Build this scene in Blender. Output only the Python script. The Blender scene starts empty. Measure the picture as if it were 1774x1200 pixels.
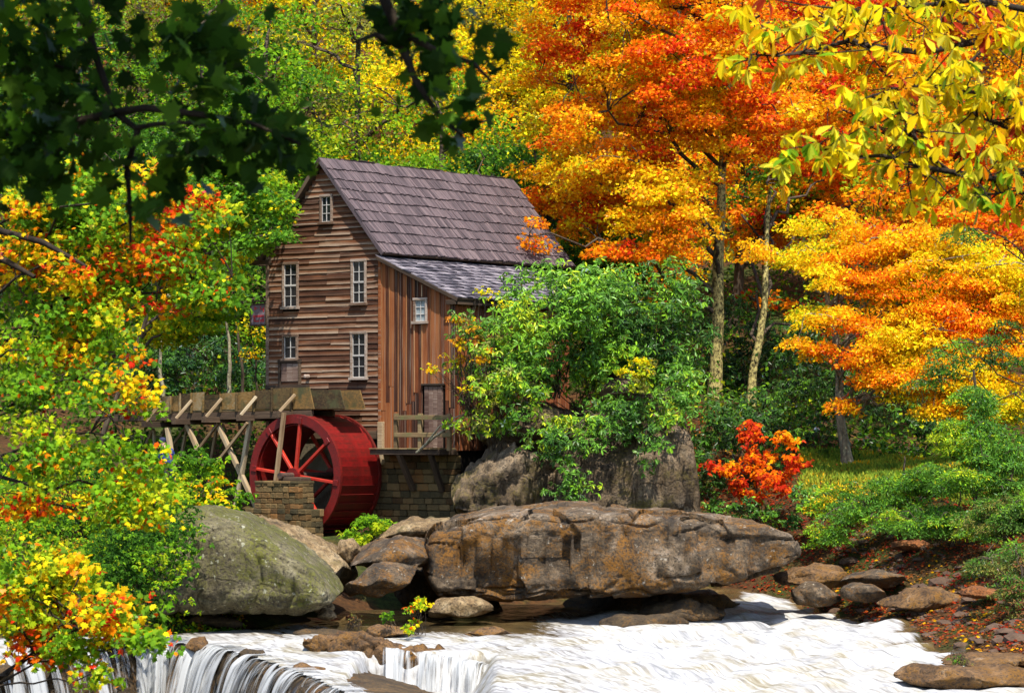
import bpy, math, random
import numpy as np
from mathutils import Matrix, Vector

scene = bpy.context.scene
R = math.radians
RNG = np.random.default_rng(11)
random.seed(5)

# ------------------------------------------------------------------ camera
F, CX, HY, ZC = 5000.0, 887.0, 760.0, 5.3      # focal length in photo pixels, centre column, horizon row, eye height
cam_data = bpy.data.cameras.new('camera')
cam_data.sensor_width = 36.0
cam_data.lens = 36.0 * F / 1774.0
cam_data.shift_y = (HY - 600.0) / 1774.0
cam_data.clip_start = 0.5
cam_data.clip_end = 3000.0
cam_data.dof.use_dof = True
cam_data.dof.focus_distance = 98.0
cam_data.dof.aperture_fstop = 6.5
cam = bpy.data.objects.new('camera', cam_data)
scene.collection.objects.link(cam)
cam.location = (0, 0, ZC)
cam.rotation_euler = (R(90), 0, 0)
scene.camera = cam

# ------------------------------------------------------------------ sky, sun, exposure
SUN_EL = R(62)
SUN_H = Vector((0.25, -1.0)).normalized()        # horizontal direction towards the sun
TO_SUN = Vector((SUN_H.x * math.cos(SUN_EL), SUN_H.y * math.cos(SUN_EL), math.sin(SUN_EL)))
world = bpy.data.worlds.new('World')
scene.world = world
world.use_nodes = True
wn, wl = world.node_tree.nodes, world.node_tree.links
sky = wn.new('ShaderNodeTexSky')
sky.sky_type = 'NISHITA'
sky.sun_disc = False
sky.sun_elevation = SUN_EL
sky.sun_rotation = math.atan2(SUN_H.x, SUN_H.y)
wl.new(sky.outputs[0], wn['Background'].inputs['Color'])
wn['Background'].inputs['Strength'].default_value = 0.13
sun_data = bpy.data.lights.new('sun', 'SUN')
sun_data.energy = 3.9
sun_data.angle = R(0.53)
sun_data.color = (1.0, 0.93, 0.82)
sun = bpy.data.objects.new('sun', sun_data)
scene.collection.objects.link(sun)
sun.rotation_euler = TO_SUN.to_track_quat('Z', 'Y').to_euler()
scene.view_settings.view_transform = 'Standard'
scene.view_settings.look = 'None'
scene.view_settings.gamma = 1.0
scene.view_settings.exposure = 1.2
scene.cycles.max_bounces = 6
scene.cycles.diffuse_bounces = 3
scene.cycles.glossy_bounces = 2
scene.cycles.transmission_bounces = 4
scene.cycles.transparent_max_bounces = 12
scene.cycles.use_denoising = True
scene.cycles.caustics_reflective = False
scene.cycles.caustics_refractive = False

# ------------------------------------------------------------------ small helpers
def P(px, py, Y):
    """the point at depth Y that stands at this place of the photograph"""
    return np.array([(px - CX) / F * Y, Y, ZC + (HY - py) / F * Y])

def link(o, parent=None):
    scene.collection.objects.link(o)
    if parent is not None:
        o.parent = parent
    return o

def tag(o, label=None, cat=None, group=None, kind=None):
    if label: o['label'] = label
    if cat: o['category'] = cat
    if group: o['group'] = group
    if kind: o['kind'] = kind
    return o

def empty(name, loc, label, cat, group=None):
    o = bpy.data.objects.new(name, None)
    o.location = [float(c) for c in loc]
    o.empty_display_size = 0.3
    link(o)
    return tag(o, label, cat, group)

def ploc(parent):
    return np.array(parent.location) if parent is not None else np.zeros(3)

def np_mesh(name, V, faces, fcol=None, smooth=False, pattr=None):
    """V (n,3); faces: list of (m,k) index arrays; fcol (nf,3) face colours; pattr {name:(n,3)} point vectors"""
    me = bpy.data.meshes.new(name)
    V = np.asarray(V, np.float32)
    me.vertices.add(len(V))
    me.vertices.foreach_set('co', V.ravel())
    idx = np.concatenate([np.asarray(f, np.int32).ravel() for f in faces])
    sizes = np.concatenate([np.full(len(f), np.asarray(f).shape[1], np.int32) for f in faces])
    starts = np.concatenate([[0], np.cumsum(sizes)[:-1]]).astype(np.int32)
    me.loops.add(len(idx))
    me.loops.foreach_set('vertex_index', idx)
    me.polygons.add(len(sizes))
    me.polygons.foreach_set('loop_start', starts)
    me.polygons.foreach_set('use_smooth', np.full(len(sizes), smooth))
    me.update(calc_edges=True)
    if fcol is not None:
        a = me.attributes.new('col', 'FLOAT_COLOR', 'FACE')
        c = np.ones((len(sizes), 4), np.float32)
        c[:, :3] = fcol
        a.data.foreach_set('color', c.ravel())
    if pattr:
        for k, v in pattr.items():
            a = me.attributes.new(k, 'FLOAT_VECTOR', 'POINT')
            a.data.foreach_set('vector', np.asarray(v, np.float32).ravel())
    return me

def mobj(name, me, m, parent=None, loc=(0, 0, 0)):
    o = bpy.data.objects.new(name, me)
    if m is not None and len(me.materials) == 0:
        me.materials.append(m)
    link(o, parent)
    o.location = [float(c) for c in loc]
    return o

def world_obj(name, V, faces, m, parent=None, fcol=None, smooth=False, pattr=None):
    """mesh given in world coordinates; origin at its base (or at the parent's)"""
    V = np.asarray(V, float)
    if parent is None:
        o0 = np.array([V[:, 0].mean(), V[:, 1].mean(), V[:, 2].min()])
        return mobj(name, np_mesh(name, V - o0, faces, fcol, smooth, pattr), m, None, o0)
    return mobj(name, np_mesh(name, V - ploc(parent), faces, fcol, smooth, pattr), m, parent)

# --- gradient noise in numpy
_perm = np.random.default_rng(3).permutation(256)
_perm = np.concatenate([_perm, _perm, _perm])
_grad = np.random.default_rng(4).normal(size=(256, 3))
_grad /= np.linalg.norm(_grad, axis=1)[:, None]
def pnoise(p):
    p = np.asarray(p, float)
    i = np.floor(p).astype(int); f = p - i
    i &= 255
    u = f * f * f * (f * (f * 6 - 15) + 10)
    out = 0
    for dx in (0, 1):
        wx = u[:, 0] if dx else 1 - u[:, 0]
        for dy in (0, 1):
            wy = u[:, 1] if dy else 1 - u[:, 1]
            for dz in (0, 1):
                wz = u[:, 2] if dz else 1 - u[:, 2]
                h = _perm[_perm[_perm[(i[:, 0] + dx) & 255] + ((i[:, 1] + dy) & 255)] + ((i[:, 2] + dz) & 255)] & 255
                g = _grad[h]
                d = g[:, 0] * (f[:, 0] - dx) + g[:, 1] * (f[:, 1] - dy) + g[:, 2] * (f[:, 2] - dz)
                out = out + wx * wy * wz * d
    return out * 1.6
def fbm(p, octv=4, lac=2.05, gain=0.5):
    p = np.asarray(p, float); a = 1.0; s = 0
    for k in range(octv):
        s = s + a * pnoise(p + k * 17.3); p = p * lac; a *= gain
    return s

# --- chamfered box: local x from 0..L (or centred)
def chamfer_box(lx, ly, lz, c):
    c = min(c, lx * .3, ly * .3, lz * .3)
    hx, hy, hz = lx / 2, ly / 2, lz / 2
    V, ids = [], {}
    for sx in (-1, 1):
        for sy in (-1, 1):
            for sz in (-1, 1):
                for a in range(3):
                    q = [sx * (hx - c), sy * (hy - c), sz * (hz - c)]
                    q[a] += (sx, sy, sz)[a] * c
                    ids[(sx, sy, sz, a)] = len(V); V.append(q)
    quads, tris = [], []
    for a in range(3):
        b, d = (a + 1) % 3, (a + 2) % 3
        for s in (-1, 1):
            f = []
            for (tb, td) in ((-1, -1), (1, -1), (1, 1), (-1, 1)):
                k = [0, 0, 0]; k[a] = s; k[b] = tb; k[d] = td
                f.append(ids[(k[0], k[1], k[2], a)])
            quads.append(f if s > 0 else f[::-1])
        for sb in (-1, 1):
            for sd in (-1, 1):
                f = []
                for (s, ax) in ((-1, b), (1, b), (1, d), (-1, d)):
                    k = [0, 0, 0]; k[a] = s; k[b] = sb; k[d] = sd
                    f.append(ids[(k[0], k[1], k[2], ax)])
                quads.append(f if sb * sd < 0 else f[::-1])
    for sx in (-1, 1):
        for sy in (-1, 1):
            for sz in (-1, 1):
                f = [ids[(sx, sy, sz, a)] for a in range(3)]
                tris.append(f if sx * sy * sz > 0 else f[::-1])
    return np.array(V), np.array(quads), np.array(tris)

_bcache = {}
def box_mesh(name, lx, ly, lz, c=0.008, jit=0.0):
    V, q, t = chamfer_box(lx, ly, lz, c)
    if jit:
        V = V + RNG.normal(size=V.shape) * jit
    return np_mesh(name, V, [q, t])

def frame(xa, za):
    """rotation with local x along xa and local z as near to za as it can be"""
    x = Vector([float(c) for c in xa]).normalized()
    z = Vector([float(c) for c in za])
    y = z.cross(x).normalized()
    z = x.cross(y)
    return Matrix((x, y, z)).transposed().to_4x4()

def place(o, center, rot, parent=None):
    c = np.asarray(center, float)
    # parents in this scene are either unrotated empties or unrotated parts whose origin is the thing's base
    pl = np.zeros(3)
    q = parent
    while q is not None:
        pl = pl + np.array(q.location); q = q.parent
    o.matrix_basis = Matrix.Translation([float(v) for v in (c - pl)]) @ rot
    return o

def beam(name, p0, p1, w, h, m, parent=None, up=(0, 0, 1), c=0.008, ext=0.0, jit=0.0):
    """timber from p0 to p1, w across, h along 'up'"""
    p0, p1 = np.asarray(p0, float), np.asarray(p1, float)
    d = p1 - p0; L = float(np.linalg.norm(d)) + 2 * ext
    if abs(np.dot(d / np.linalg.norm(d), np.asarray(up, float))) > 0.98:
        up = (0.3, 0.9, 0.1)
    me = box_mesh(name, L, w, h, c, jit)
    me.materials.append(m)
    o = bpy.data.objects.new(name, me); link(o, parent)
    return place(o, (p0 + p1) / 2, frame(d, up), parent)

def tube_geo(lines, sides=7):
    """lines: list of (points (n,3), radii (n,)) -> V, quads"""
    Vs, Qs, off = [], [], 0
    ang = np.arange(sides) / sides * 2 * np.pi
    for pts, rad in lines:
        pts = np.asarray(pts, float); rad = np.asarray(rad, float); n = len(pts)
        t = np.gradient(pts, axis=0); t /= np.linalg.norm(t, axis=1)[:, None] + 1e-9
        ref = np.where(np.abs(t[:, 2:3]) > 0.9, np.array([[1., 0, 0]]), np.array([[0, 0, 1.]]))
        a = np.cross(t, ref); a /= np.linalg.norm(a, axis=1)[:, None] + 1e-9
        b = np.cross(t, a)
        ring = pts[:, None, :] + rad[:, None, None] * (np.cos(ang)[None, :, None] * a[:, None, :] + np.sin(ang)[None, :, None] * b[:, None, :])
        Vs.append(ring.reshape(-1, 3))
        i = np.arange(n - 1)[:, None] * sides; j = np.arange(sides)[None, :]; j2 = (j + 1) % sides
        q = np.stack([i + j, i + j2, i + sides + j2, i + sides + j], -1).reshape(-1, 4)
        Qs.append(q + off); off += n * sides
    return np.concatenate(Vs), np.concatenate(Qs)

def curve(p0, p1, n=7, sag=0.0, wob=0.0, bend=None):
    p0, p1 = np.asarray(p0, float), np.asarray(p1, float)
    t = np.linspace(0, 1, n)[:, None]
    q = p0 + (p1 - p0) * t
    if bend is not None:
        q = q + np.asarray(bend) * (4 * t * (1 - t))
    q[:, 2] += sag * (4 * t * (1 - t))[:, 0]
    if wob:
        w = RNG.normal(size=(n, 3)) * wob; w[0] = 0; w[-1] = 0
        q = q + w
    return q

# ------------------------------------------------------------------ materials
class Nodes:
    def __init__(s, name):
        s.m = bpy.data.materials.new(name); s.m.use_nodes = True
        s.nt = s.m.node_tree; s.n, s.l = s.nt.nodes, s.nt.links
        s.p = s.n['Principled BSDF']; s.out = s.n['Material Output']
    def new(s, t, **kw):
        nd = s.n.new(t)
        for k, v in kw.items():
            setattr(nd, k, v)
        return nd
    def put(s, sock, v):
        if hasattr(v, 'links') or hasattr(v, 'is_output'):
            s.l.new(v, sock)
        else:
            sock.default_value = v
    def coord(s, scale=(1, 1, 1), kind='Object', attr=None):
        if attr:
            t = s.new('ShaderNodeAttribute', attribute_name=attr).outputs['Vector']
        else:
            t = s.new('ShaderNodeTexCoord').outputs[kind]
        mp = s.new('ShaderNodeMapping'); mp.inputs['Scale'].default_value = scale
        s.l.new(t, mp.inputs['Vector'])
        return mp.outputs[0]
    def noise(s, vec, scale, detail=4, rough=0.55, dist=0.0):
        nd = s.new('ShaderNodeTexNoise')
        nd.inputs['Scale'].default_value = scale; nd.inputs['Detail'].default_value = detail
        nd.inputs['Roughness'].default_value = rough; nd.inputs['Distortion'].default_value = dist
        s.l.new(vec, nd.inputs['Vector'])
        return nd.outputs['Fac']
    def ramp(s, f, stops, interp='LINEAR'):
        nd = s.new('ShaderNodeValToRGB'); cr = nd.color_ramp; cr.interpolation = interp
        while len(cr.elements) < len(stops): cr.elements.new(0.5)
        for e, (pos, c) in zip(cr.elements, stops):
            e.position = pos
            e.color = (c, c, c, 1) if isinstance(c, (int, float)) else (*c, 1)
        s.l.new(f, nd.inputs['Fac'])
        return nd.outputs['Color']
    def mix(s, f, a, b, mode='MIX'):
        nd = s.new('ShaderNodeMix', data_type='RGBA', blend_type=mode)
        s.put(nd.inputs[0], f)
        for sock, v in ((nd.inputs[6], a), (nd.inputs[7], b)):
            s.put(sock, (*v, 1) if isinstance(v, tuple) and len(v) == 3 else v)
        return nd.outputs[2]
    def math(s, op, a, b=0.0, clamp=False):
        nd = s.new('ShaderNodeMath', operation=op, use_clamp=clamp)
        s.put(nd.inputs[0], a); s.put(nd.inputs[1], b)
        return nd.outputs[0]
    def bump(s, h, strength=0.5, dist=0.05):
        nd = s.new('ShaderNodeBump'); nd.inputs['Strength'].default_value = strength
        nd.inputs['Distance'].default_value = dist
        s.l.new(h, nd.inputs['Height']); s.l.new(nd.outputs[0], s.p.inputs['Normal'])
        return nd.outputs[0]
    def rand(s):
        return s.new('ShaderNodeObjectInfo').outputs['Random']
    def set(s, color=None, rough=0.8, spec=0.3):
        if color is not None:
            s.put(s.p.inputs['Base Color'], (*color, 1) if isinstance(color, tuple) and len(color) == 3 else color)
        s.put(s.p.inputs['Roughness'], rough)
        s.p.inputs['Specular IOR Level'].default_value = spec
        return s.m

def wood_mat(name, stops, tint=0.35, grain=(0.6, 9, 9), rough=0.85, worn=None, worn_at=0.62, moss=None, rows=False, butt=None):
    """weathered boards: grain runs along local x, every piece with its own tone"""
    k = Nodes(name)
    rnd = k.rand()
    if rows:
        sp_ = k.new('ShaderNodeSeparateXYZ'); k.l.new(k.new('ShaderNodeAttribute', attribute_name='grain').outputs['Vector'], sp_.inputs[0])
        rnd = sp_.outputs[2]
    sh = k.new('ShaderNodeCombineXYZ')
    k.l.new(k.math('MULTIPLY', rnd, 37.0), sh.inputs[0]); k.l.new(k.math('MULTIPLY', rnd, 91.0), sh.inputs[1])
    ad = k.new('ShaderNodeVectorMath', operation='ADD')
    k.l.new(k.new('ShaderNodeAttribute', attribute_name='grain').outputs['Vector'] if rows else k.new('ShaderNodeTexCoord').outputs['Object'], ad.inputs[0]); k.l.new(sh.outputs[0], ad.inputs[1])
    mp = k.new('ShaderNodeMapping'); mp.inputs['Scale'].default_value = grain
    k.l.new(ad.outputs[0], mp.inputs[0])
    g = k.noise(mp.outputs[0], 2.2, 6, 0.65)
    g2 = k.noise(ad.outputs[0], 0.9, 3)
    f = k.math('ADD', k.math('MULTIPLY', g, 0.7), k.math('MULTIPLY', g2, 0.3))
    f = k.math('ADD', f, k.math('MULTIPLY', k.math('SUBTRACT', rnd, 0.5), tint))
    c = k.ramp(f, stops)
    if worn:
        w = k.ramp(k.noise(mp.outputs[0], 1.1, 5, 0.7), [(worn_at - .06, 0.0), (worn_at + .06, 1.0)])
        c = k.mix(w, c, worn)
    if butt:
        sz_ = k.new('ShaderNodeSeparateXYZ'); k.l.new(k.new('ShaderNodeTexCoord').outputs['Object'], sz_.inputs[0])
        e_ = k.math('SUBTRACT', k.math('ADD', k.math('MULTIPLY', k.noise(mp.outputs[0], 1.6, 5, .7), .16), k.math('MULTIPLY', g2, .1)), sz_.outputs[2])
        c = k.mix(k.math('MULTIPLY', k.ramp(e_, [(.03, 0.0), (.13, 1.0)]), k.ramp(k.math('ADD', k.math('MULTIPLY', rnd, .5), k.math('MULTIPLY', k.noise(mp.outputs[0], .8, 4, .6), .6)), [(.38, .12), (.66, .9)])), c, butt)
    if moss:
        w = k.ramp(k.noise(ad.outputs[0], 1.6, 5, 0.65), [(.5, 0.0), (.66, 1.0)])
        c = k.mix(w, c, moss)
    k.bump(g, 0.5, 0.01)
    return k.set(c, rough, 0.2)

M = {}
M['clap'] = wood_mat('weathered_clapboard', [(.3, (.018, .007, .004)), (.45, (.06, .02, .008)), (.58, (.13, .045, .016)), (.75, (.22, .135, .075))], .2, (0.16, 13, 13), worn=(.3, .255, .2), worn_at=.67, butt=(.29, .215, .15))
M['board'] = wood_mat('orange_weathered_board', [(.28, (.02, .009, .006)), (.42, (.075, .023, .009)), (.56, (.165, .043, .011)), (.74, (.27, .1, .034))], .4, (0.2, 17, 17), worn=(.2, .15, .11), worn_at=.6)
M['batten'] = wood_mat('pale_batten', [(.3, (.09, .035, .015)), (.55, (.27, .12, .045)), (.75, (.42, .29, .18))], .4, (0.15, 14, 14))
M['door'] = wood_mat('grey_brown_door', [(.3, (.06, .03, .022)), (.55, (.16, .105, .08)), (.75, (.36, .29, .23))], .3, (0.25, 9, 9))
M['shingle'] = wood_mat('purple_grey_shingle', [(.25, (.028, .022, .025)), (.45, (.072, .054, .058)), (.6, (.108, .08, .084)), (.8, (.18, .135, .13))], .26, (14, 0.5, 3), .75)
M['shingle_rows'] = wood_mat('purple_grey_shingle_rows', [(.25, (.028, .022, .025)), (.45, (.072, .054, .058)), (.6, (.108, .08, .084)), (.8, (.18, .135, .13))], .26, (14, 0.5, 3), .75, rows=True)
M['shingle_grey'] = wood_mat('grey_shingle', [(.3, (.03, .028, .036)), (.5, (.1, .088, .105)), (.75, (.25, .225, .24))], .45, (9, 1, 5), .75, rows=True)
M['casing'] = wood_mat('worn_pale_casing', [(.3, (.09, .05, .03)), (.5, (.2, .14, .1)), (.7, (.36, .3, .25))], .3, (0.5, 9, 9))
M['sash'] = wood_mat('white_sash', [(.3, (.24, .22, .2)), (.6, (.42, .4, .37))], .2)
M['flume'] = wood_mat('mossy_flume_plank', [(.25, (.035, .022, .011)), (.45, (.1, .065, .025)), (.62, (.19, .105, .03)), (.8, (.22, .175, .1))], .45, (.7, 7, 7), moss=(.06, .058, .024))
M['timber'] = wood_mat('pale_grey_timber', [(.25, (.1, .06, .03)), (.5, (.26, .18, .1)), (.75, (.42, .34, .22))], .35, (.5, 8, 8))
M['dark_timber'] = wood_mat('dark_timber', [(.25, (.02, .014, .01)), (.55, (.07, .045, .028)), (.8, (.15, .1, .06))], .3, (.5, 8, 8))
M['rail'] = wood_mat('mossy_rail', [(.25, (.07, .05, .025)), (.55, (.18, .115, .055)), (.8, (.26, .2, .1))], .3, (.5, 8, 8), moss=(.12, .12, .045))

k = Nodes('dark_window_glass')
k.p.inputs['Coat Weight'].default_value = 0.4
M['pane'] = k.set((.012, .014, .017), 0.08, 0.5)
k = Nodes('painted_reflection_glass')
M['pane_reflect'] = k.set(k.ramp(k.noise(k.coord(), 3, 2), [(.35, (.1, .13, .14)), (.65, (.3, .34, .34))]), 0.12, 0.5)  # pale blue reflection painted into the pane colour
k = Nodes('dark_interior'); M['dark'] = k.set((.012, .01, .009), 0.95, 0.05)
k = Nodes('iron'); M['iron'] = k.set(k.ramp(k.noise(k.coord(), 9, 4), [(.35, (.02, .017, .016)), (.7, (.1, .05, .03))]), 0.6, 0.5)

def paint(name, c1, c2, wear):
    k = Nodes(name)
    n = k.noise(k.coord((1, 1, 1)), 2.5, 6, 0.65)
    n2 = k.noise(k.coord((9, 2.2, 9)), 1.4, 6, 0.65)
    c = k.mix(k.ramp(n, [(.35, 0.0), (.68, 1.0)]), c1, c2)
    c = k.mix(k.ramp(n2, [(.5, 0.0), (.72, .85)]), c, wear)
    c = k.mix(k.math('MULTIPLY', k.rand(), .55), c, wear)
    k.bump(n2, .3, .01)
    return k.set(c, 0.5, 0.35)
M['red'] = paint('weathered_red_paint', (.2, .005, .004), (.1, .004, .003), (.03, .008, .004))
M['red_bright'] = paint('bright_red_paint', (.52, .045, .017), (.42, .02, .01), (.2, .015, .01))

def stone_mat(name, stops, dark=(.03, .025, .018)):
    k = Nodes(name)
    v = k.coord()
    rnd = k.rand()
    n = k.noise(v, 4.5, 6, 0.65)
    f = k.math('ADD', k.math('MULTIPLY', n, .55), k.math('MULTIPLY', rnd, .5))
    c = k.ramp(f, stops)
    n2 = k.noise(v, 13, 5, .7)
    c = k.mix(k.ramp(n2, [(.3, 0.75), (.46, 0.0)]), c, dark)
    k.bump(k.math('ADD', n, k.math('MULTIPLY', n2, .5)), .8, .03)
    return k.set(c, .88, .25)
M['stone'] = stone_mat('tan_masonry_stone', [(.2, (.03, .025, .012)), (.45, (.075, .055, .022)), (.62, (.13, .085, .033)), (.85, (.18, .115, .045))])
M['stone_warm'] = stone_mat('orange_masonry_stone', [(.2, (.04, .024, .01)), (.45, (.11, .055, .015)), (.62, (.14, .09, .035)), (.85, (.22, .09, .022))])
M['mortar'] = stone_mat('dark_mortar', [(.2, (.045, .04, .025)), (.8, (.12, .1, .06))])

def rock_mat(name, cols, moss=None, moss_lo=.5, moss_up=0.0, streak=0.0, lichen=None, scale=1.0, strata=0.0, dark=(.028, .022, .017), crk=.5):
    k = Nodes(name)
    v = k.coord((scale, scale, scale))
    n1 = k.noise(v, .55, 6, .62, .4)
    n2 = k.noise(v, 3.2, 7, .68)
    n3 = k.noise(v, 14, 5, .7)
    f = k.math('ADD', k.math('MULTIPLY', n1, .62), k.math('MULTIPLY', n2, .38))
    c = k.ramp(f, [(.37 + .27 * i / (len(cols) - 1), cc) for i, cc in enumerate(cols)])
    if streak:
        sv = k.coord((1.6, 1.6, .14))
        c = k.mix(k.ramp(k.noise(sv, 1.2, 5, .6, .3), [(.5, 0.0), (.68, streak)]), c, dark)
    if moss:
        mm = k.math('ADD', k.noise(v, .8, 6, .66, .5), k.math('MULTIPLY', k.math('SUBTRACT', n3, .5), .5))
        if moss_up:
            g = k.new('ShaderNodeNewGeometry'); sp = k.new('ShaderNodeSeparateXYZ'); k.l.new(g.outputs['Normal'], sp.inputs[0])
            mm = k.math('ADD', mm, k.math('MULTIPLY', sp.outputs[2], moss_up))
        c = k.mix(k.ramp(mm, [(moss_lo - .05, 0.0), (moss_lo + .1, .95)]), c, moss)
    c = k.mix(k.ramp(n3, [(.36, .9), (.52, 0.0)]), c, dark)
    if strata:
        st = k.noise(k.coord((.25, .25, 4.2)), 1.0, 5, .6, .5)
        c = k.mix(k.ramp(st, [(.3, strata), (.42, 0.0)]), c, dark)
    if lichen:
        c = k.mix(k.ramp(k.noise(v, 5.5, 4, .6), [(.63, 0.0), (.7, .9)]), c, lichen)
    vo = k.new('ShaderNodeTexVoronoi', feature='DISTANCE_TO_EDGE'); vo.inputs['Scale'].default_value = crk
    wv3 = k.new('ShaderNodeVectorMath', operation='ADD')
    nv = k.new('ShaderNodeTexNoise'); nv.inputs['Scale'].default_value = 1.3; nv.inputs['Detail'].default_value = 5; k.l.new(v, nv.inputs['Vector'])
    k.l.new(k.coord((scale * .6, scale, scale * 1.5)), wv3.inputs[0]); k.l.new(nv.outputs['Color'], wv3.inputs[1])
    k.l.new(wv3.outputs[0], vo.inputs['Vector'])
    crack = k.ramp(vo.outputs['Distance'], [(0.0, 0.0), (.035, 1.0)])
    c = k.mix(crack, k.mix(.45, c, dark), c)
    h = k.math('ADD', k.math('MULTIPLY', n2, 1.0), k.math('MULTIPLY', n3, .45))
    h = k.math('ADD', h, k.math('MULTIPLY', crack, .2))
    k.bump(h, 1.0, .12)
    return k.set(c, .86, .25)
M['slab'] = rock_mat('brown_slab_rock', [(.02, .015, .01), (.08, .056, .033), (.17, .125, .08), (.34, .27, .2)], moss=(.17, .075, .011), moss_lo=.515, streak=.85, strata=.6, lichen=(.32, .28, .22), crk=.3)
M['rock_tan'] = rock_mat('tan_rock', [(.08, .05, .025), (.2, .13, .06), (.34, .245, .13), (.42, .34, .22)], moss=(.09, .075, .022), moss_lo=.58)
M['rock_moss'] = rock_mat('mossy_boulder', [(.06, .05, .026), (.15, .13, .07), (.26, .23, .145)], moss=(.105, .105, .017), moss_lo=.52, moss_up=.08, lichen=(.36, .36, .26))
M['rock_grey'] = rock_mat('grey_cliff_rock', [(.04, .028, .016), (.125, .085, .046), (.21, .15, .09), (.3, .235, .155)], moss=(.1, .078, .016), moss_lo=.54, streak=.75, strata=.5)
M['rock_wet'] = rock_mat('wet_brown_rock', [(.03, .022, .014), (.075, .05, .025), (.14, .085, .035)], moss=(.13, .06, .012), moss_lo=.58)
M['rock_ledge'] = rock_mat('orange_ledge_rock', [(.045, .025, .012), (.13, .07, .028), (.22, .125, .055), (.36, .27, .18)], moss=(.16, .075, .012), moss_lo=.52)
M['rock_orange'] = rock_mat('orange_flat_rock', [(.12, .04, .012), (.26, .095, .028), (.36, .17, .065)])

def bark(name, a, b, lichen=None, at=.52, sc=1.0):
    k = Nodes(name)
    n = k.noise(k.coord((3 * sc, 3 * sc, .7 * sc)), 2.2, 6, .65)
    c = k.ramp(n, [(.35, a), (.65, b)])
    n2 = k.noise(k.coord((1.2, 1.2, .8)), 9.5, 7, .75)
    if lichen:
        c = k.mix(k.ramp(n2, [(at - .05, 0.0), (at + .07, 1.0)]), c, lichen)
    k.bump(n, 1.0, .05)
    return k.set(c, .9, .15)
M['bark'] = bark('brown_bark', (.025, .018, .012), (.1, .075, .05))
M['bark_dark'] = bark('dark_bark', (.012, .009, .007), (.045, .033, .022))
M['bark_lichen'] = bark('lichen_bark', (.02, .016, .008), (.085, .065, .027), (.4, .34, .12), .49)
M['bark_pale'] = bark('pale_bark', (.1, .085, .06), (.3, .26, .18), (.38, .36, .22), .55)

def leaf_mat(name, trans=.4, gloss=.06, rough=.4):
    k = Nodes(name)
    at = k.new('ShaderNodeAttribute', attribute_name='col').outputs['Color']
    k.n.remove(k.p)
    d = k.new('ShaderNodeBsdfDiffuse'); t = k.new('ShaderNodeBsdfTranslucent'); g = k.new('ShaderNodeBsdfGlossy')
    g.inputs['Roughness'].default_value = rough; g.inputs['Color'].default_value = (.8, .85, .8, 1)
    k.l.new(at, d.inputs[0]); k.l.new(at, t.inputs[0])
    m1 = k.new('ShaderNodeMixShader'); m1.inputs[0].default_value = trans
    k.l.new(d.outputs[0], m1.inputs[1]); k.l.new(t.outputs[0], m1.inputs[2])
    m2 = k.new('ShaderNodeMixShader')
    fr = k.new('ShaderNodeFresnel'); fr.inputs[0].default_value = 1.35
    k.l.new(k.math('MULTIPLY', fr.outputs[0], gloss * 10), m2.inputs[0])
    k.l.new(m1.outputs[0], m2.inputs[1]); k.l.new(g.outputs[0], m2.inputs[2])
    k.l.new(m2.outputs[0], k.out.inputs[0])
    return k.m
M['leaf'] = leaf_mat('autumn_leaf', .5, .009, .5)
M['leaf_gloss'] = leaf_mat('glossy_evergreen_leaf', .22, .07, .38)
M['needle'] = leaf_mat('needle_spray', .35, .02, .6)

# ------------------------------------------------------------------ ground: one sheet with the river valley and the hill behind
_ctl = [P(*c) for c in [
    (1400, 806, 103), (1500, 806, 104), (1640, 800, 103), (1774, 798, 100), (1420, 848, 98), (1550, 862, 95), (1700, 880, 90),
    (1435, 965, 93), (1490, 990, 90), (1560, 1005, 87), (1640, 1046, 83), (1700, 1092, 77), (1774, 1135, 70), (1774, 1000, 82), (1774, 920, 88),
    (1300, 895, 97), (1200, 760, 104), (1240, 690, 110), (1330, 690, 116), (1100, 690, 107), (900, 690, 108), (1500, 770, 112), (1650, 770, 112),
    (700, 700, 114), (500, 700, 114), (300, 695, 112), (100, 700, 110), (-100, 700, 110),
    (290, 862, 95), (200, 862, 94), (400, 905, 97), (0, 870, 92), (-150, 880, 90),
    (250, 985, 84), (100, 1010, 80), (0, 1040, 81), (300, 1060, 80), (-150, 1060, 79), (-420, 1120, 68),
    (480, 960, 93), (600, 965, 95), (700, 930, 97), (900, 900, 97), (1100, 900, 97), (560, 930, 99), (640, 900, 102), (450, 890, 102)]]
_ctl += [np.array(c, float) for c in [
    (0, 80, -1.3), (-5, 75, -1.4), (5, 75, -1.3), (5, 65, -1.6), (-8, 70, -2.2), (0, 90, -.9), (8, 85, -.9), (7, 94, -.6), (3, 97, 0.2), (7.6, 90, -.9), (8.3, 92.5, -.6), (8.6, 88, -.8), (6.2, 97, -.3), (9.2, 86, -.6), (0, 60, -3), (-8, 60, -4.5), (9, 60, -2.2),
    (0, 45, -4.6), (-12, 45, -4.2), (12, 45, -3.2), (-8, 78, -1.0), (-4, 86, -.8), (10, 70, -1.3), (12, 62, -1.2), (-12, 66, -4), (-14, 60, -4.6), (-11, 70.5, -3), (-14, 70, -2.5), (-10, 74, -1.2), (-13, 74.5, -1), (-26, 60, 1), (-26, 80, 5), (26, 60, 3.0), (28, 80, 4.6), (30, 100, 6)]]
for X in (-60, -30, 0, 30, 60):
    for Y, z in ((130, 11.0), (150, 20.0), (180, 34.0), (220, 52.0)):
        _ctl.append(np.array([X, Y, z + abs(X) * .03 + 2 * math.sin(X * .13 + Y)]))
_ctl = np.array(_ctl)
def _U(d2):
    return d2 * np.log(d2 + 1e-9) * .5
_n = len(_ctl)
_K = _U(((_ctl[:, None, :2] - _ctl[None, :, :2]) ** 2).sum(-1)) + np.eye(_n) * 8.0
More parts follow.
